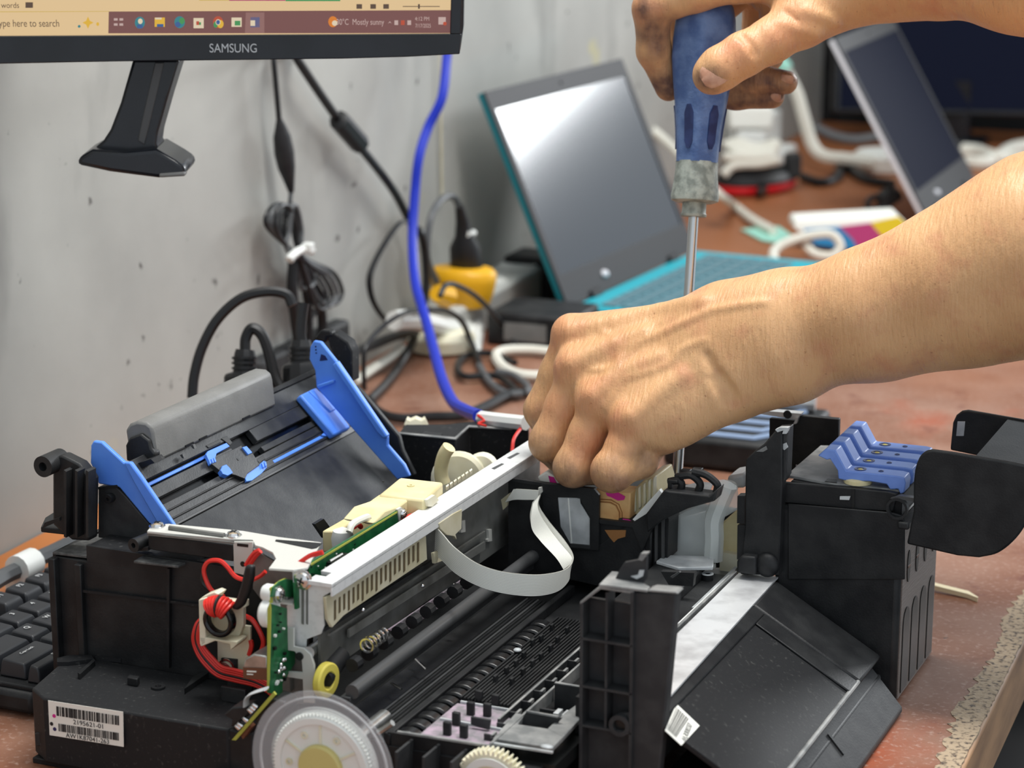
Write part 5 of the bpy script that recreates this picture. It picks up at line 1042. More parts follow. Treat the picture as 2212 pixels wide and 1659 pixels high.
# inner floor hardware seen through the gap
PP('inner_floor', 'deck_grey', zF((1320, 1120), (1560, 930), (1760, 940), (1480, 1244), (1320, 1244)), 'z', .056, .001)
PP('inner_rail', 'film', zF((1430, 1244), (1760, 930), (1775, 940), (1470, 1244)), 'z', .0585, .002)
q = L(*zF((1548, 1045))[0], z=.0572); B()._ann(q, (0, 0, 1), .0016, .0034, .006, 20).build('inner_boss', 'black', PR); B()._ann(q+np.array([0, 0, .006]), (0, 0, 1), .0016, .0033, .0003, 20).build('boss_rim', 'film', PR)
bx('inner_block', 'black', (.235, .262), (.150, .240), (.042, .066), None, .001)
PP('inner_lever', 'black_edge', zF((1270, 990), (1335, 950), (1345, 958), (1290, 1000)), 'y', .2, .002); PP('inner_lever', 'black', zF((1200, 950), (1450, 960), (1440, 1060), (1260, 1050)), 'y', .205, .004)

# ---------------- output side: steel strip, sloping tray, tray lip
sp_ = B().prism([(.2795, .252, .0622), (.3010, .252, .0622), (.3055, .060, .0622), (.2815, .060, .0622)], (0, 0, .0010)).build('steel_strip', 'mirror_steel', PR, 0)
bx('strip_channel', 'rail_metal', (.2735, .2785), (.058, .250), (.0600, .0612), None, .0003); bx('strip_ridge', 'deck_grey', (.2768, .2784), (.058, .250), (.0612, .0640), None, .0003)
bx('strip_bed', 'black', (.262, .302), (.0585, .252), (.030, .0600), None, .0003)
sA, sB = np.array([.3010, 0, .0618]), np.array([.3590, 0, .0285])
dn = sB-sA; nn_ = np.array([-dn[2], 0, dn[0]]); nn_ /= np.linalg.norm(nn_)
if nn_[2] < 0: nn_ = -nn_
def sp3(s, y, lift=0): return sA+dn*s+nn_*lift+np.array([0, y, 0])
def slope(name, m, s0, s1, y0, y1, lift, th, parent=None, bevel=.0006): return B().prism([sp3(s0, y0, lift), sp3(s1, y0, lift), sp3(s1, y1, lift), sp3(s0, y1, lift)], -nn_*th).build(name, m, parent or PR, bevel)
ot = slope('output_tray', 'black_dust', .0, 1.0, .050, .205, 0, .003)
slope('tray_border', 'black', .0, .12, .050, .205, .0012, .0012, ot); slope('tray_border', 'black', .12, 1.0, .19, .205, .0012, .0012, ot)
slope('tray_wing', 'black', .0, 1.02, .206, .247, .0014, .004, ot, .0016)
lip = sp3(1.0, 0, 0); B().tube([lip+np.array([0, .055, 0]), lip+np.array([0, .207, 0])], .0013, 8).build('tray_lip', 'deck_grey', ot)
bx('tray_base', 'black', (.300, .362), (.060, .245), (.0, .020), None, .002)
B().prism([(.357, .07, .024), (.3745, .07, .004), (.3745, .242, .004), (.357, .242, .024)], (0, 0, -.003)).build('tray_extension', 'dark_grey', PR, .0008)
B().prism([(.3595, .15, .0216), (.368, .15, .012), (.368, .152, .012), (.3595, .152, .0216)], (.0003, 0, .0006)).build('extension_line', 'black', PR)
# small sticker on the tray
spl = (sA+nn_*.0003, nn_)
stk = B().prism([L(*q_, pl=spl) for q_ in zH((165, 982), (302, 1112), (195, 1228), (98, 1140))], nn_*.0002).build('sticker', 'label_white', ot)
c4 = [L(*q_, pl=(sA+nn_*.0006, nn_)) for q_ in zH((165, 982), (302, 1112), (195, 1228), (98, 1140))]
def s4(u, v): return (c4[0]*(1-u)+c4[1]*u)*(1-v)+(c4[3]*(1-u)+c4[2]*u)*v
bs = B(); u = .05; r2 = random.Random(4)
while u < .62:
    wv = r2.choice((.012, .02, .03)); bs.prism([s4(u, .08), s4(u+wv, .08), s4(u+wv, .9), s4(u, .9)], nn_*.0001); u += wv+r2.choice((.015, .03))
bs.build('barcode', 'ink', stk)
xx = c4[3]-c4[0]; yy = c4[0]-c4[1]
textmesh('lettering', 'W300020', .0042, 'ink', stk, frame_m(s4(.80, .5), -xx, -yy), .00005)

# ---------------- ink tank unit
TYN = .252
tk = bx('tank_body', 'black', (.2985, .3675), (TYN, .334), (.0, .1045), None, .003)
tkp = PP('tank_face', 'black', zG((480, 842), (1250, 908), (1320, 930), (1338, 970), (1338, 1400), (480, 1400)), 'y', TYN-.0012, .0012, tk, .0008)
sd = bx('tank_side', 'brown', (.3672, .3682), (.256, .332), (.002, .098), tk, 0)
sd.data.materials.clear(); sd.data.materials.append(mat('tank_texture', (112, 102, 96), .5, bump=.5, bscale=60, stretch=(1, 1, 30)))
for i in range(4):
    y = .2605+i*.0185
    w_ = [( .3683, y+.0065*math.cos(t)+.0065, .043+.008*math.sin(t)) for t in np.linspace(0, math.pi, 9)]
    B().prism(w_+[(.3683, y, .004), (.3683, y+.013, .004)], (.0004, 0, 0)).build('ink_window', 'chip', sd)
    o_ = B().prism([(.3683, y+.0065+.0030*math.cos(t), .074+.009*math.sin(t)) for t in np.linspace(0, 2*math.pi, 16, endpoint=False)], (.0004, 0, 0)).build('filling_mark', 'chip', sd)
    bx('mark_line', 'brown', (.3687, .3689), (y+.004, y+.009), (.0735, .0745), o_, 0)
# upright post at the near side
post = PP('tank_post', 'black', zG((170, 520), (222, 470), (310, 400), (395, 300), (440, 300), (440, 690), (415, 1370), (130, 1360), (165, 1000)), 'y', TYN-.006, .008, None, .0008)
PP('post_side', 'dark_grey', zG((395, 295), (485, 288), (470, 650), (440, 700), (440, 310)), 'y', TYN-.004, .01, post, .0006)
PP('post_tip', 'film', zG((388, 300), (420, 285), (485, 285), (470, 330), (440, 330), (448, 305), (405, 318)), 'y', TYN-.0065, .004, post); PP('post_step', 'deck_grey', zG((250, 460), (320, 420), (330, 445), (300, 462)), 'y', TYN-.0065, .006, post)
for z in ((785, 985), (1000, 1250)): PP('post_edge', 'black', zG((112, z[0]), (165, z[0]), (165, z[1]), (108, z[1])), 'y', TYN-.004, .006, post)
PP('post_hook', 'film', zG((442, 405), (470, 395), (480, 430), (455, 450), (445, 440)), 'y', TYN-.0045, .001, post)
kn = L(*zG((330, 1290))[0], y=TYN-.006); B().ball(kn, .0068, 12, (1, .7, 1)).build('hinge_knob', 'black', post); PP('hinge_block', 'black', zG((105, 1260), (140, 1225), (245, 1235), (245, 1370), (105, 1350)), 'y', TYN-.012, .01, post, .0012)
# lever deck
PP('lever_shelf', 'deck_grey', zG((470, 650), (560, 570), (720, 432), (860, 432), (860, 560), (1380, 600), (1300, 760), (1090, 740), (840, 718)), 'z', .1165, .0015, tk, .0003)
PP('shelf_fascia', 'black', zG((440, 690), (840, 718), (1210, 755), (1280, 770), (1250, 900), (960, 885), (480, 838), (450, 838)), 'y', TYN+.001, .004, tk, .0006); PP('fascia_peg', 'film', zG((862, 790), (938, 790), (930, 815), (862, 812)), 'y', TYN, .001, tk); PP('fascia_split', 'chip', zG((952, 735), (972, 735), (968, 885), (952, 885)), 'y', TYN+.0006, .0006, tk)
PP('shelf_slot', 'chip', zG((752, 680), (775, 658), (840, 665), (840, 690)), 'z', .1182, .0002, tk)
bx('shelf_body', 'black', (.305, .366), (TYN+.004, .330), (.1045, .1165), tk, .0006)
B()._ann(L(*zG((1290, 870))[0], y=TYN), (0, -1, 0), .0045, .0058, .003, 24).build('cover_hinge', 'black', tk); PP('hinge_arm', 'black_edge', zG((1230, 805), (1300, 785), (1405, 800), (1405, 830), (1300, 810)), 'y', TYN-.002, .004, tk)
# four blue levers; x and z outline of one lever read at its own distance
lev = zG((700, 490), (755, 442), (830, 450), (910, 600), (1290, 640), (1335, 652), (1345, 690), (1335, 760), (1305, 775), (1290, 735), (1230, 740), (1205, 700), (1090, 680), (900, 672), (850, 660), (845, 600), (790, 515), (765, 522))
lp_ = [L(a, b, y=TYN+.0055) for a, b in lev]
dl = [(0, 0), (.0172, -.0010), (.0344, -.0020), (.0516, -.0030)]
for i in range(4):
    oy = i*.0172
    P_ = [np.array([p[0]-.0001*i, p[1]+oy, p[2]]) for p in lp_]
    lv = B().prism(P_, (0, .0112, 0)).build('valve_lever', 'lever_blue', tk, .0006)
    top = max(p[2] for p in P_[3:5]); cx = (P_[3][0]+P_[5][0])/2; zt = P_[3][2]
    for fx, r in ((.22, .0032), (.62, .0014)):
        xx_ = P_[3][0]+(P_[4][0]-P_[3][0])*fx; zz = P_[3][2]+(P_[4][2]-P_[3][2])*fx
        B()._ann((xx_, P_[0][1]+.0056, zz-.0004), (0, 0, 1), r*.6, r, .0007, 20).build('lever_hole', 'blue_deep', lv)
        if r > .002: B().ball((xx_, P_[0][1]+.0056, zz-.0004), .0018, 8, (1, 1, .4)).build('lever_screw', 'yellow', lv)
    B().lathe((P_[3][0]+.005, P_[0][1]+.0056, .1182), (0, 0, 1), [(.0075, 0), (.0075, .0022), (.006, .003), (.0002, .003)], 20).build('valve_cap', 'cream', lv)
# black bracket behind the levers
bk2 = PP('rear_bracket', 'black', zG((345, 215), (540, 235), (575, 195), (855, 222), (850, 430), (720, 435), (560, 560), (345, 520)), 'y', .345, .004, None, .0005)
PP('bracket_top', 'film', zG((250, 180), (275, 158), (580, 182), (540, 225)), 'y', .343, .006, bk2); PP('bracket_edge', 'film', zG((520, 260), (540, 215), (560, 205), (545, 255)), 'y', .342, .003, bk2); q = L(*zG((480, 187))[0], y=.3428); pin('bracket_hole', 'chip', q, q+np.array([0, -.0005, 0]), .0025, bk2)
PP('bracket_leg', 'black', zG((345, 300), (540, 330), (540, 640), (345, 640)), 'y', .346, .003, bk2)
# opened tank cover
tc_ = PP('tank_cover', 'black', [tuple(q_) for q_ in zG((1400, 700), (1410, 600), *[tuple(q2) for q2 in spline([(1425, 545), (1450, 495), (1490, 460), (1540, 447)], 4)], (1700, 468), (2100, 535), (2290, 575), *[tuple(q2) for q2 in spline([(2310, 760), (2240, 960), (2150, 1100), (2020, 1205), (1880, 1240)], 5)], (1720, 1225), (1560, 1188), (1350, 1140), (1400, 900))], 'y', TYN-.004, .003, None, .0012)
PP('cover_far_wall', 'black', zG((1670, 450), (1690, 250), (1715, 195), (1755, 165), (1800, 158), (2300, 245), (2320, 560), (1860, 490)), 'y', .329, .003, tc_, .001)
PP('cover_slot', 'film', zG((1715, 345), (1725, 240), (1780, 240), (1770, 345)), 'y', .3284, .0008, tc_)
bx('cover_floor', 'black', (.386, .4335), (TYN-.001, .330), (.1385, .1405), tc_, .0006) if False else None
PP('cover_spine', 'black', zG((1860, 490), (2100, 535), (2300, 572), (2300, 600), (1860, 510)), 'y', TYN-.001, .079, tc_)
bx('cover_hinge_pin', 'black', (.366, .372), (TYN-.004, .332), (.100, .104), None, .001)
# ================================================================== screwdriver
SD = 1.315
def sdp(y, off=0): return at(1500-(y-440)*.0625+off, y, d=SD)
a0, a1 = sdp(10), sdp(1062); sax = (a1-a0)/np.linalg.norm(a1-a0); PXM = SD/F
scd = thing('screwdriver', 'blue-handled screwdriver with a grey collar held upright over the carriage', 'screwdriver', tuple(a1))
def sdl(y): return float((sdp(y)-a0) @ sax)
prof_ = [(-8, 30), (0, 48), (14, 60), (40, 66), (90, 70), (130, 70), (180, 64), (230, 57), (280, 51), (330, 47), (352, 46)]
hb = B(); nH = 48; loops = []
uu = np.cross(sax, FW); uu /= np.linalg.norm(uu); vv = np.cross(sax, uu)
for y, r in prof_:
    c = a0+sax*sdl(y); lo_ = []
    for k in range(nH):
        a = 2*math.pi*k/nH; hx = math.cos(math.pi/6)/math.cos(((a+.35) % (math.pi/3))-math.pi/6); rr = r*PXM*(.35+.65*hx)*1.06; lo_.append(c+rr*(math.cos(a)*uu+math.sin(a)*vv))
    loops.append(lo_)
hb.ring(loops); ho = hb.build('handle', 'handle_blue', scd, ang=60)
for k in range(6):                              # darker moulded flutes
    a = math.pi/6+k*math.pi/3+math.pi/2; L1, L2 = [], []
    for y, r in [(232, 57), (250, 55), (280, 51.5), (310, 49), (325, 47.5)]:
        c = a0+sax*sdl(y); f_ = 1.0 if 240 < y < 320 else .4
        for lst, da in ((L1, -.20*f_), (L2, .20*f_)): lst.append(c+(r*.985)*PXM*(math.cos(a+da)*uu+math.sin(a+da)*vv))
    B().strip(L1, L2, .0012).build('grip_flute', 'handle_blue_dark', ho, ang=60)
B().lathe(a0, sax, [(46*PXM, sdl(350)), (46*PXM, sdl(372)), (49*PXM, sdl(400)), (52*PXM, sdl(425)), (51*PXM, sdl(434)), (40*PXM, sdl(438)), (.0005, sdl(438))], 40).build('collar', 'ferrule', scd)
B().lathe(a0, sax, [(26*PXM, sdl(436)), (26*PXM, sdl(460)), (28*PXM, sdl(463)), (27*PXM, sdl(468)), (.0005, sdl(468))], 32).build('collar_neck', 'ferrule', scd)
B().tube([a0+sax*sdl(460), a0+sax*sdl(1030), a0+sax*sdl(1052), a0+sax*sdl(1062)], [11*PXM, 11*PXM, 9*PXM, 3*PXM], 20).build('shaft', 'shaft', scd)

# ================================================================== hands: smooth solids blended from tapered limbs
def rcone(P, a, b, ra, rb, flat=None):
    a = np.asarray(a, np.float32); b = np.asarray(b, np.float32); ab = b-a; X = P-a
    t_ = np.clip((X @ ab)/(ab @ ab+1e-12), 0, 1)
    D = X-t_[..., None]*ab
    if flat is not None:
        n, s = flat; n = np.asarray(n, np.float32); n = n/np.linalg.norm(n); dn_ = D @ n; D = D+(dn_*(s-1))[..., None]*n
    return np.sqrt((D*D).sum(-1))-(ra+(rb-ra)*t_)
def smin(a, b, k):
    h = np.clip(.5+.5*(b-a)/k, 0, 1); return b*(1-h)+a*h-k*h*(1-h)
class Solid:
    def __init__(s, lo, hi, h):
        s.lo = np.array(lo); s.h = h; s.n = np.ceil((np.array(hi)-s.lo)/h).astype(int)+1
        s.f = np.full(s.n, .05, np.float32)
    def block(s, pts, m):
        p = np.array(pts); i0 = np.maximum(np.floor((p.min(0)-m-s.lo)/s.h).astype(int), 0); i1 = np.minimum(np.ceil((p.max(0)+m-s.lo)/s.h).astype(int)+1, s.n)
        if (i1 <= i0).any(): return None, None
        g = np.meshgrid(*[(s.lo[k]+s.h*np.arange(i0[k], i1[k])).astype(np.float32) for k in range(3)], indexing='ij')
        return tuple(slice(i0[k], i1[k]) for k in range(3)), np.stack(g, -1)
    def group(s, prims, kin, kout, sub=False):    # prims: (a, b, ra, rb, flat)
        pts = [p for q in prims for p in (q[0], q[1])]; R = max(max(q[2], q[3]) for q in prims)
        sl_, P = s.block(pts, R+kin+kout+.004)
        if sl_ is None: return
        d = None
        for q in prims:
            e_ = rcone(P, *q); d = e_ if d is None else smin(d, e_, kin)
        if sub: s.f[sl_] = -smin(-s.f[sl_], d, kout)
        else: s.f[sl_] = smin(s.f[sl_], d, kout)
    def val(s, p):
        q = (np.array(p)-s.lo)/s.h; i = np.clip(q.astype(int), 0, s.n-2); w_ = q-i; v = 0
        for dx in (0, 1):
            for dy in (0, 1):
                for dz in (0, 1): v += s.f[i[0]+dx, i[1]+dy, i[2]+dz]*(w_[0] if dx else 1-w_[0])*(w_[1] if dy else 1-w_[1])*(w_[2] if dz else 1-w_[2])
        return v
    def surf(s, px, py, d0=1.05, d1=1.5):
        for d in np.arange(d0, d1, .0006):
            p = at(px, py, d=d); q = (p-s.lo)/s.h
            if (q < 1).any() or (q > s.n-3).any(): continue
            if s.val(p) < 0: return p
        return at(px, py, d=(d0+d1)/2)
    def mesh(s, name, m, parent):
        f = s.f; neg = f < 0; c = np.zeros(s.n-1, np.int8)
        S = [(a, b, d) for a in (0, 1) for b in (0, 1) for d in (0, 1)]
        sub = lambda A_, o: A_[o[0]:A_.shape[0]-1+o[0], o[1]:A_.shape[1]-1+o[1], o[2]:A_.shape[2]-1+o[2]]
        for o in S: c += sub(neg, o)
        act = (c > 0) & (c < 8); idx = np.full(act.shape, -1, np.int64); ii = np.argwhere(act); idx[act] = np.arange(len(ii))
        acc = np.zeros((len(ii), 3)); cnt = np.zeros(len(ii))
        for o in S:
            for ax in range(3):
                if o[ax] == 0:
                    o2 = list(o); o2[ax] = 1
                    fa = f[ii[:, 0]+o[0], ii[:, 1]+o[1], ii[:, 2]+o[2]]; fb2 = f[ii[:, 0]+o2[0], ii[:, 1]+o2[1], ii[:, 2]+o2[2]]
                    x = (fa < 0) != (fb2 < 0); t_ = np.where(x, fa/(fa-fb2+1e-12), 0); p = np.array(o, float)[None].repeat(len(ii), 0); p[:, ax] += t_
                    acc[x] += p[x]; cnt[x] += 1
        V = s.lo+s.h*(ii+acc/np.maximum(cnt, 1)[:, None]); faces = []
        for ax in range(3):
            b, d = (ax+1) % 3, (ax+2) % 3
            sl0 = [slice(0, None)]*3; A0 = [slice(None)]*3; A1 = [slice(None)]*3; A0[ax] = slice(0, -1); A1[ax] = slice(1, None)
            ch = neg[tuple(A0)] != neg[tuple(A1)]; e_ = np.argwhere(ch); e_ = e_[(e_[:, b] > 0) & (e_[:, d] > 0) & (e_[:, b] < s.n[b]-1) & (e_[:, d] < s.n[d]-1)]
            st = neg[tuple(A0)][tuple(e_.T)]
            def cell(db, dd):
                q = e_.copy(); q[:, b] -= db; q[:, d] -= dd; return idx[tuple(q.T)]
            qd = np.stack([cell(1, 1), cell(0, 1), cell(0, 0), cell(1, 0)], 1); qd[~st] = qd[~st][:, ::-1]; faces.append(qd)
        Fc = np.concatenate(faces); Fc = Fc[(Fc >= 0).all(1)]
        me = bpy.data.meshes.new(name); me.vertices.add(len(V)); me.vertices.foreach_set('co', V.astype(np.float32).ravel())
        me.loops.add(len(Fc)*4); me.loops.foreach_set('vertex_index', Fc.astype(np.int32).ravel())
        me.polygons.add(len(Fc)); me.polygons.foreach_set('loop_start', np.arange(0, len(Fc)*4, 4, dtype=np.int32)); me.update(calc_edges=True); me.validate()
        me.polygons.foreach_set('use_smooth', [True]*len(me.polygons)); me.materials.append(MATS[m])
        o = bpy.data.objects.new(name, me); COL.objects.link(o); setp(o, parent)
        sm = o.modifiers.new('smooth', 'SMOOTH'); sm.factor = .5; sm.iterations = 3
        return o
def skin_material():
    m = mat('skin', (216, 170, 124), .44, rgb2=(203, 155, 110), scale=26, detail=6, lo=.35, hi=.7, sss=.2)
    nt = m.node_tree; p = nt.nodes['Principled BSDF']; src = p.inputs['Base Color'].links[0].from_socket
    tc = nt.nodes.new('ShaderNodeTexCoord')
    def nz(sc_, det, st=(1, 1, 1), rot=(0, 0, 0)):
        mp = nt.nodes.new('ShaderNodeMapping'); mp.inputs['Scale'].default_value = st; mp.inputs['Rotation'].default_value = rot; nt.links.new(tc.outputs['Object'], mp.inputs[0])
        n = nt.nodes.new('ShaderNodeTexNoise'); n.inputs['Scale'].default_value = sc_; n.inputs['Detail'].default_value = det; nt.links.new(mp.outputs[0], n.inputs['Vector']); return n.outputs['Fac']
    def mix(src, fac, lo, hi, col):
        r = nt.nodes.new('ShaderNodeMapRange'); r.inputs['From Min'].default_value = lo; r.inputs['From Max'].default_value = hi; nt.links.new(fac, r.inputs['Value'])
        mx = nt.nodes.new('ShaderNodeMix'); mx.data_type = 'RGBA'; nt.links.new(r.outputs[0], mx.inputs['Factor']); nt.links.new(src, mx.inputs['A']); mx.inputs['B'].default_value = (*lin(col), 1); return mx.outputs['Result']
    src = mix(src, nz(60, 4), .52, .80, (198, 140, 104))              # ruddier patches
    src = mix(src, nz(500, 2), .68, .80, (172, 122, 84))             # pores and freckles
    fl2 = nt.nodes.new('ShaderNodeAttribute'); fl2.attribute_name = 'flush'; src = mix(src, fl2.outputs['Fac'], .1, 3.4, (206, 112, 84))
    at_ = nt.nodes.new('ShaderNodeAttribute'); at_.attribute_name = 'grime_shade'; n2 = nz(90, 3)
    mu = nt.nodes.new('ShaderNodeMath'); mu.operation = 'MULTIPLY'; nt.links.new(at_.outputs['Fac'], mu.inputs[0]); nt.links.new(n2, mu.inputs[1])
    src = mix(src, mu.outputs[0], .16, .66, (104, 76, 66))            # work dirt and painted-in shade on the fingers
    nt.links.new(src, p.inputs['Base Color'])
    b = nt.nodes.new('ShaderNodeBump'); b.inputs['Strength'].default_value = .75; b.inputs['Distance'].default_value = .0011
    nt.links.new(nz(520, 3, (1, .22, .22), (0, .25, 0)), b.inputs['Height'])
    b2 = nt.nodes.new('ShaderNodeBump'); b2.inputs['Strength'].default_value = .25; b2.inputs['Distance'].default_value = .0006; nt.links.new(nz(900, 2), b2.inputs['Height']); nt.links.new(b.outputs[0], b2.inputs['Normal'])
    nt.links.new(b2.outputs[0], p.inputs['Normal'])
skin_material()
def grime_shade(o, spots, nm='grime_shade'):                 # (point, radius): where fingers are dirty or shade is painted on, or knuckles rosy
    me = o.data; co = np.empty(len(me.vertices)*3, np.float32); me.vertices.foreach_get('co', co); co = co.reshape(-1, 3); g = np.zeros(len(co), np.float32)
    for p, r in spots: g = np.maximum(g, np.clip(1.25-np.linalg.norm(co-np.array(p, np.float32), axis=1)/r, 0, 1))
    a = me.attributes.new(nm, 'FLOAT', 'POINT'); a.data.foreach_set('value', g)
def nailobj(c, ax, nrm, ln, wd, parent):          # curved plate on a fingertip
    ax = ax/np.linalg.norm(ax); nrm = nrm-ax*(nrm @ ax); nrm /= np.linalg.norm(nrm); sd_ = np.cross(ax, nrm); b = B(); loops = []
    for i in range(9):
        s = -1+2*i/8; w_ = wd*(1-.35*max(0, s)**2-.25*max(0, -s)**3)/2*(1 if abs(s) < .99 else .6); lo_ = []
        for j in range(9):
            t_ = -1+2*j/8; lo_.append(c+ax*ln/2*s+sd_*w_*t_-nrm*(.0022*t_*t_+.0008*s*s))
        loops.append(lo_+[q-nrm*.0008 for q in lo_[::-1]])
    return b.ring(loops).build('fingernail', 'nail', parent, ang=60)

pe = thing('person', 'person with bare forearms leaning over the printer, one fist on its carriage', 'person', tuple(at(1900, 700, d=1.21)))
def J(px, py, d): return at(px, py, d=d)
# ---------------- left arm: fist over the carriage
HS = .0013
c_ = [J(1120, 640, 1.36), J(1120, 1080, 1.18), J(2700, 1000, 1.0), J(2650, 200, 1.2), J(1120, 560, 1.4)]
lo_ = np.min(c_, 0)-.02; hi_ = np.max(c_, 0)+.03
hi_[0] = min(hi_[0], J(2600, 600, 1.1)[0]+.06)
S1 = Solid(lo_, hi_, HS)
m = {'i': J(1240, 727, 1.272), 'm': J(1252, 800, 1.258), 'r': J(1298, 868, 1.244), 'p': J(1372, 912, 1.230)}
w_ = {'i': J(1560, 702, 1.248), 'm': J(1565, 720, 1.240), 'r': J(1570, 757, 1.234), 'p': J(1560, 800, 1.230)}
palm = [(w_[k], m[k], .0165 if k in 'mr' else .0155, {'i': .0125, 'm': .0122, 'r': .0118, 'p': .0115}[k]) for k in 'imrp']
palm += [(w_['i'], m['m'], .015, .012), (w_['m'], m['r'], .015, .012), (w_['r'], m['p'], .015, .012)]
palm += [(J(1435, 925, 1.235), J(1570, 838, 1.232), .0138, .0155), (J(1400, 915, 1.245), J(1545, 800, 1.25), .016, .018), (J(1330, 820, 1.275), J(1500, 760, 1.27), .014, .016)]
S1.group(palm, .010, .002)
S1.group([(J(1470, 905, 1.232), J(1572, 845, 1.228), .0135, .0150), (J(1572, 845, 1.228), J(1590, 832, 1.228), .0150, .0140)], .006, .006)
S1.group([(J(1575, 735, 1.238), J(1700, 722, 1.224), .0285, .0295, (FW, 1.35)), (J(1700, 722, 1.224), J(1900, 674, 1.205), .0295, .0325, (FW, 1.2)), (J(1900, 674, 1.205), J(2090, 612, 1.190), .0325, .0400, (FW, 1.1)), (J(2090, 612, 1.190), J(2260, 545, 1.175), .0400, .0485), (J(2260, 545, 1.175), J(2560, 430, 1.15), .0485, .045)], .02, .018)
S1.group([(J(1585, 694, 1.245), J(1690, 676, 1.232), .017, .019), (J(1590, 815, 1.232), J(1700, 790, 1.220), .0165, .019)], .01, .014)
fing = {'i': [m['i'], J(1172, 885, 1.282), J(1215, 985, 1.295), J(1275, 985, 1.30)], 'm': [m['m'], J(1186, 955, 1.264), J(1235, 1010, 1.285), J(1300, 985, 1.295)],
        'r': [m['r'], J(1238, 1010, 1.246), J(1300, 1010, 1.272), J(1350, 965, 1.285)], 'p': [m['p'], J(1322, 1018, 1.228), J(1384, 996, 1.236), J(1410, 965, 1.250)]}
FR = {'i': (.0118, .0102, .0092, .0082), 'm': (.0120, .0107, .0096, .0086), 'r': (.0116, .0105, .0095, .0085), 'p': (.0110, .0102, .0090, .0078)}
for k in 'imrp':
    q, r = fing[k], FR[k]; mid1 = (q[0]+q[1])/2
    S1.group([(q[0], mid1, r[0], r[0]*.86), (mid1, q[1], r[0]*.86, r[1]), (q[1], q[2], r[1], r[2]), (q[2], q[3], r[2], r[3])], .004, .0022)
S1.group([(J(1545, 790, 1.275), J(1440, 880, 1.292), .014, .0125), (J(1440, 880, 1.292), J(1360, 945, 1.296), .0125, .0105), (J(1360, 945, 1.296), J(1300, 980, 1.292), .0105, .009)], .006, .006)
for k, rad in (('i', .0085), ('m', .0092), ('r', .0088), ('p', .0085)):      # knuckle heads
    v = m[k]-w_[k]; v /= np.linalg.norm(v); n_ = np.cross(v, J(1240, 727, 1.272)-J(1372, 912, 1.230)); n_ /= np.linalg.norm(n_)
    if n_ @ (CAM-m[k])+n_[2]*.5 < 0: n_ = -n_
    S1.group([(m[k]+n_*.0046+v*.001, m[k]+n_*.0040-v*.006, rad, rad*.8)], .003, .006)
Z5 = zoomer(1100, 560, 3.073)
def line(S_, pts, r, k, sink=0, sub=False):      # vein, tendon or crease laid on the surface
    P = [S_.surf(*q) for q in pts]; P = [p+FW*sink for p in P]
    P = spline(P, 3); S_.group([(P[i], P[i+1], r, r) for i in range(len(P)-1)], .001, k, sub)
vein = [(((700, 560), (800, 580), (1000, 500), (1180, 415), (1350, 345), (1550, 305), (1700, 290)), .0020, .0026), (((600, 470), (740, 570), (760, 600)), .0014, .0022), (((740, 610), (720, 720), (640, 800)), .0018, .0026),
        (((560, 740), (680, 730), (760, 660), (860, 560)), .0014, .0024), (((760, 800), (900, 760), (1060, 700), (1150, 600), (1300, 540)), .0016, .0024), (((740, 800), (700, 900), (640, 980)), .0014, .0024)]
vq = [([S1.surf(*q) for q in Z5(*p)], r, k) for p, r, k in vein]
tend = [(((420, 480), (700, 420), (1000, 340), (1300, 290)), .0035, .006), (((420, 690), (620, 600), (900, 500)), .0030, .006), (((560, 900), (760, 760), (1000, 660)), .0030, .006), (((820, 1040), (980, 900), (1150, 780)), .0026, .006)]
tq = [([S1.surf(*q) for q in Z5(*p)], r, k) for p, r, k in tend]
for P, r, k in tq:
    P = [p+FW*r*.75 for p in spline(P, 3)]; S1.group([(P[i], P[i+1], r, r) for i in range(len(P)-1)], .001, k)
for P, r, k in vq:
    P = [p+FW*r*.45 for p in spline(P, 3)]; S1.group([(P[i], P[i+1], r, r) for i in range(len(P)-1)], .001, k)
for p, r in (((1310, 640), .0011), ):
    pass
for pts, r in ((((1310, 640), (1370, 760), (1430, 870), (1475, 950)), .0013), (((1400, 760), (1450, 830), (1500, 910)), .0009), (((1350, 800), (1400, 900), (1425, 970)), .0008)):
    line(S1, Z5(*pts), r, .0040, -.0004, True)
S1.group([(J(1322, 1018, 1.228), J(1322, 1018, 1.228)+np.array([1e-5, 0, 0]), .0108, .0108)], .001, .004)
la = S1.mesh('left_arm', 'skin', pe)
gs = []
for k in 'imrp': gs += [(fing[k][1]+np.array([0, 0, -.004]), .020), (fing[k][2], .022), (fing[k][3], .018)]  # finger undersides and curled tips: dirt plus painted shade
grime_shade(la, gs); grime_shade(la, [(S1.surf(*q), .017) for q in ((1330, 925), (1262, 868), (1205, 800), (1200, 715), (1195, 880), (1270, 960))], 'flush')
# ---------------- right arm: hand around the screwdriver handle
c_ = [J(1360, 250, 1.42), J(1360, -250, 1.15), J(2750, -250, 1.0), J(2700, 120, 1.3), J(2500, -100, 1.05)]
S2 = Solid(np.min(c_, 0)-.02, np.max(c_, 0)+.03, HS*1.05)
wr = J(1905, -75, 1.285)
R_i, R_m, R_r, R_p = J(1600, -45, 1.292), J(1610, -60, 1.318), J(1620, -45, 1.342), J(1640, -20, 1.362)
S2.group([(wr, R_i, .022, .0135), (wr, R_m, .022, .0135), (wr, R_r, .022, .013), (wr, R_p, .021, .0125), (J(1760, 0, 1.292), wr, .020, .024), (J(1700, 20, 1.33), J(1850, -40, 1.31), .016, .022)], .014, .002)
S2.group([(wr, J(2010, -82, 1.268), .0262, .0275, (FW, 1.2)), (J(2010, -82, 1.268), J(2220, -85, 1.23), .0275, .036), (J(2220, -85, 1.23), J(2560, -70, 1.17), .036, .046)], .02, .014)
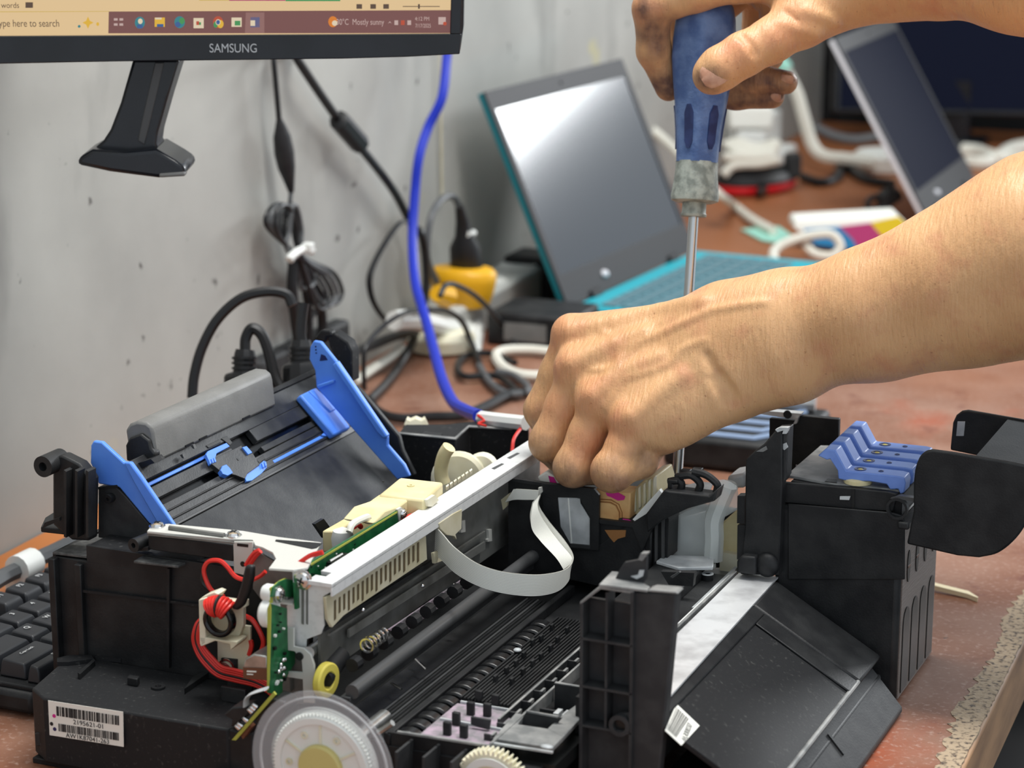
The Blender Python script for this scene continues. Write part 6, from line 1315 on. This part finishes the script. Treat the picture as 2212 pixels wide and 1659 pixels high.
S2.group([(J(1822, -20, 1.29), J(1732, 42, 1.279), .0185, .0158), (J(1732, 42, 1.279), J(1665, 88, 1.273), .0152, .0122), (J(1665, 88, 1.273), J(1605, 118, 1.270), .0122, .0118), (J(1605, 118, 1.270), J(1556, 148, 1.2705), .0120, .0118), (J(1556, 148, 1.2705), J(1537, 163, 1.2715), .0118, .0108)], .005, .010)
S2.group([(R_i, J(1505, -18, 1.296), .0125, .0112), (J(1505, -18, 1.296), J(1408, 18, 1.305), .0112, .0108), (J(1408, 18, 1.305), J(1412, 110, 1.316), .0108, .0096), (J(1412, 110, 1.316), J(1444, 190, 1.326), .0096, .0078)], .004, .004)
S2.group([(R_m, J(1450, 30, 1.345), .0125, .0108), (J(1450, 30, 1.345), J(1440, 140, 1.350), .0105, .0098), (J(1440, 140, 1.350), J(1560, 172, 1.352), .0098, .0092), (J(1560, 172, 1.352), J(1640, 172, 1.338), .0092, .0088), (J(1640, 172, 1.338), J(1697, 178, 1.330), .0088, .0072)], .004, .003)
S2.group([(R_r, J(1480, 80, 1.365), .0118, .0104), (J(1480, 80, 1.365), J(1500, 190, 1.362), .0102, .0096), (J(1500, 190, 1.362), J(1590, 203, 1.352), .0094, .0090), (J(1590, 203, 1.352), J(1668, 208, 1.340), .0090, .0074)], .004, .0025)
S2.group([(R_p, J(1640, 60, 1.372), .0112, .0098), (J(1640, 60, 1.372), J(1660, 120, 1.362), .0096, .0088), (J(1660, 120, 1.362), J(1630, 140, 1.350), .0086, .0076)], .004, .003)
Z4b = Z4
for pts, r in ((((640, 190), (690, 250), (730, 320)), .0008), (((660, 180), (715, 245), (750, 300)), .0007), (((900, 60), (960, 120), (990, 190)), .0008), (((740, 20), (750, 60), (740, 90)), .0009)):
    line(S2, Z4(*pts), r, .0018, -.0001, True)
for pts, r in ((((1000, 60), (1100, 90), (1180, 130)), .0016), (((880, 130), (960, 160), (1060, 180)), .0018)):
    P = [p+FW*r*.6 for p in spline([S2.surf(*q) for q in Z4(*pts)], 3)]; S2.group([(P[i], P[i+1], r, r) for i in range(len(P)-1)], .001, .004)
for q, r in (((300, 40), .0009),): pass
tn = S2.surf(1530, 158)
ra_ = S2.mesh('right_arm', 'skin', pe)
grime_shade(ra_, [(J(1412, 80, 1.30), .022), (J(1444, 190, 1.32), .026), (J(1640, 172, 1.335), .05), (J(1697, 178, 1.33), .03), (J(1560, 190, 1.35), .05), (J(1530, 175, 1.262), .014), (J(1385, 20, 1.295), .014)])  # dirt, plus shade painted onto the fingers behind the handle
grime_shade(ra_, [(J(1386, 22, 1.297), .016), (S2.surf(1700, 40), .02), (S2.surf(1590, 110), .016)], 'flush')
tax = J(1530, 166, 1.2735)-J(1605, 118, 1.270)
pn = S2.surf(1543, 158); nailobj(pn-FW*.0003, tax, CAM-pn+np.array([0, 0, .15]), .0160, .0148, ra_)
pn = S2.surf(1699, 180); nailobj(pn-FW*.0002, J(1697, 178, 1.33)-J(1640, 172, 1.338), np.array([.3, -.5, -.6]), .008, .009, ra_)
pn = S2.surf(1672, 218); nailobj(pn-FW*.0002, J(1668, 208, 1.34)-J(1590, 203, 1.352), np.array([.2, -.6, -.6]), .008, .009, ra_)
# ---------------- the rest of the person, leaning over the table from its open side
mat('shirt', (62, 66, 74), .85, rgb2=(70, 74, 82), scale=30, bump=.3, bscale=300)
mat('trousers', (38, 40, 48), .9, rgb2=(46, 48, 56), scale=30)
mat('hair', (20, 18, 17), .6, bump=.6, bscale=300, stretch=(1, 1, .3))
mat('shoe', (30, 30, 32), .6)
mat('eye_white', (228, 224, 218), .3); mat('lip', (170, 104, 88), .5)
V = lambda *a: np.array(a, float)
EL, ER = J(2560, 430, 1.15), J(2560, -70, 1.17); SL, SR = V(.115, 1.085, .455), V(.10, 1.435, .47)
for e_, s_, n_ in ((EL, SL, 'upper_arm'), (ER, SR, 'upper_arm')):
    dv = (s_-e_); B().tube([e_-dv*.02, e_+dv*.15, e_+dv*.5, e_+dv*.85], [.0445, .046, .050, .052], 24).build(n_, 'skin', pe, ang=180)
S3 = Solid(V(-.06, .93, -.02), V(.46, 1.60, .60), .006)
hip = V(.29, 1.27, .10); chest = V(.155, 1.265, .40)
S3.group([(hip, chest, .135, .150, (V(.85, 0, .5), 1.35)), (SL+V(.02, .05, -.02), SR+V(.02, -.05, -.02), .075, .075), (hip+V(0, -.06, 0), hip+V(0, .06, 0), .11, .11)], .05, .01)
S3.group([(SL, SL+(EL-SL)*.45, .070, .062)], .01, .03); S3.group([(SR, SR+(ER-SR)*.45, .070, .062)], .01, .03)
S3.mesh('shirt', 'shirt', pe)
S4 = Solid(V(.05, .98, -.76), V(.48, 1.56, .18), .008)
for sy in (-1, 1):
    S4.group([(hip+V(0, .07*sy, -.02), V(.29, 1.27+.10*sy, -.30), .098, .066), (V(.29, 1.27+.10*sy, -.30), V(.31, 1.27+.11*sy, -.68), .066, .052)], .03, .03)
S4.mesh('trousers', 'trousers', pe)
for sy in (-1, 1):
    y = 1.27+.11*sy
    B().ring([[(.31+a*sx, y+b*sx, z) for a, b in ((.05, -.04), (.05, .04), (-.10, .045), (-.19, .03), (-.20, 0), (-.19, -.03), (-.10, -.045))] for sx, z in ((1, -.749), (1.02, -.72), (.85, -.69), (.45, -.665))]).build('shoe', 'shoe', pe, .01)
HC = V(.055, 1.265, .685); fd = V(-.86, 0, -.5); ud = V(-.5, 0, .86); sd2 = V(0, 1, 0)
S5 = Solid(HC-.16, HC+.16, .004)
S5.group([(HC+ud*.03, HC-ud*.02+fd*.01, .078, .070), (HC-ud*.05+fd*.03, HC-ud*.085+fd*.05, .050, .036), (HC-fd*.02-ud*.05, chest+V(-.03, 0, .06), .055, .062)], .03, .01)
S5.group([(HC+fd*.082+ud*.005, HC+fd*.102-ud*.025, .009, .014)], .004, .012)                     # nose
S5.group([(HC+fd*.075+ud*.020-sd2*.032, HC+fd*.075+ud*.020+sd2*.032, .010, .010)], .004, .012)     # brow
for k in (-1, 1):
    S5.group([(HC+sd2*k*.074-ud*.005, HC+sd2*k*.078-ud*.035, .016, .010, (sd2, 2.2))], .003, .008)   # ears
hd_ = S5.mesh('head', 'skin', pe)
for k in (-1, 1): B().ball(HC+fd*.076+ud*.004+sd2*k*.030, .011, 10).build('eye', 'eye_white', hd_); B().ball(HC+fd*.085+ud*.003+sd2*k*.030, .0045, 8).build('iris', 'hair', hd_)
B().tube([HC+fd*.082-ud*.052-sd2*.024, HC+fd*.090-ud*.050, HC+fd*.082-ud*.052+sd2*.024], [.003, .006, .003], 10).build('mouth', 'lip', hd_)
S6 = Solid(HC-.16, HC+.18, .005)
S6.group([(HC+ud*.045-fd*.012, HC-ud*.01-fd*.03, .082, .080)], .01, .01); S6.group([(HC+fd*.13-ud*.01, HC+fd*.16-ud*.12, .085, .10)], .01, .01, True)
S6.mesh('hair', 'hair', hd_)
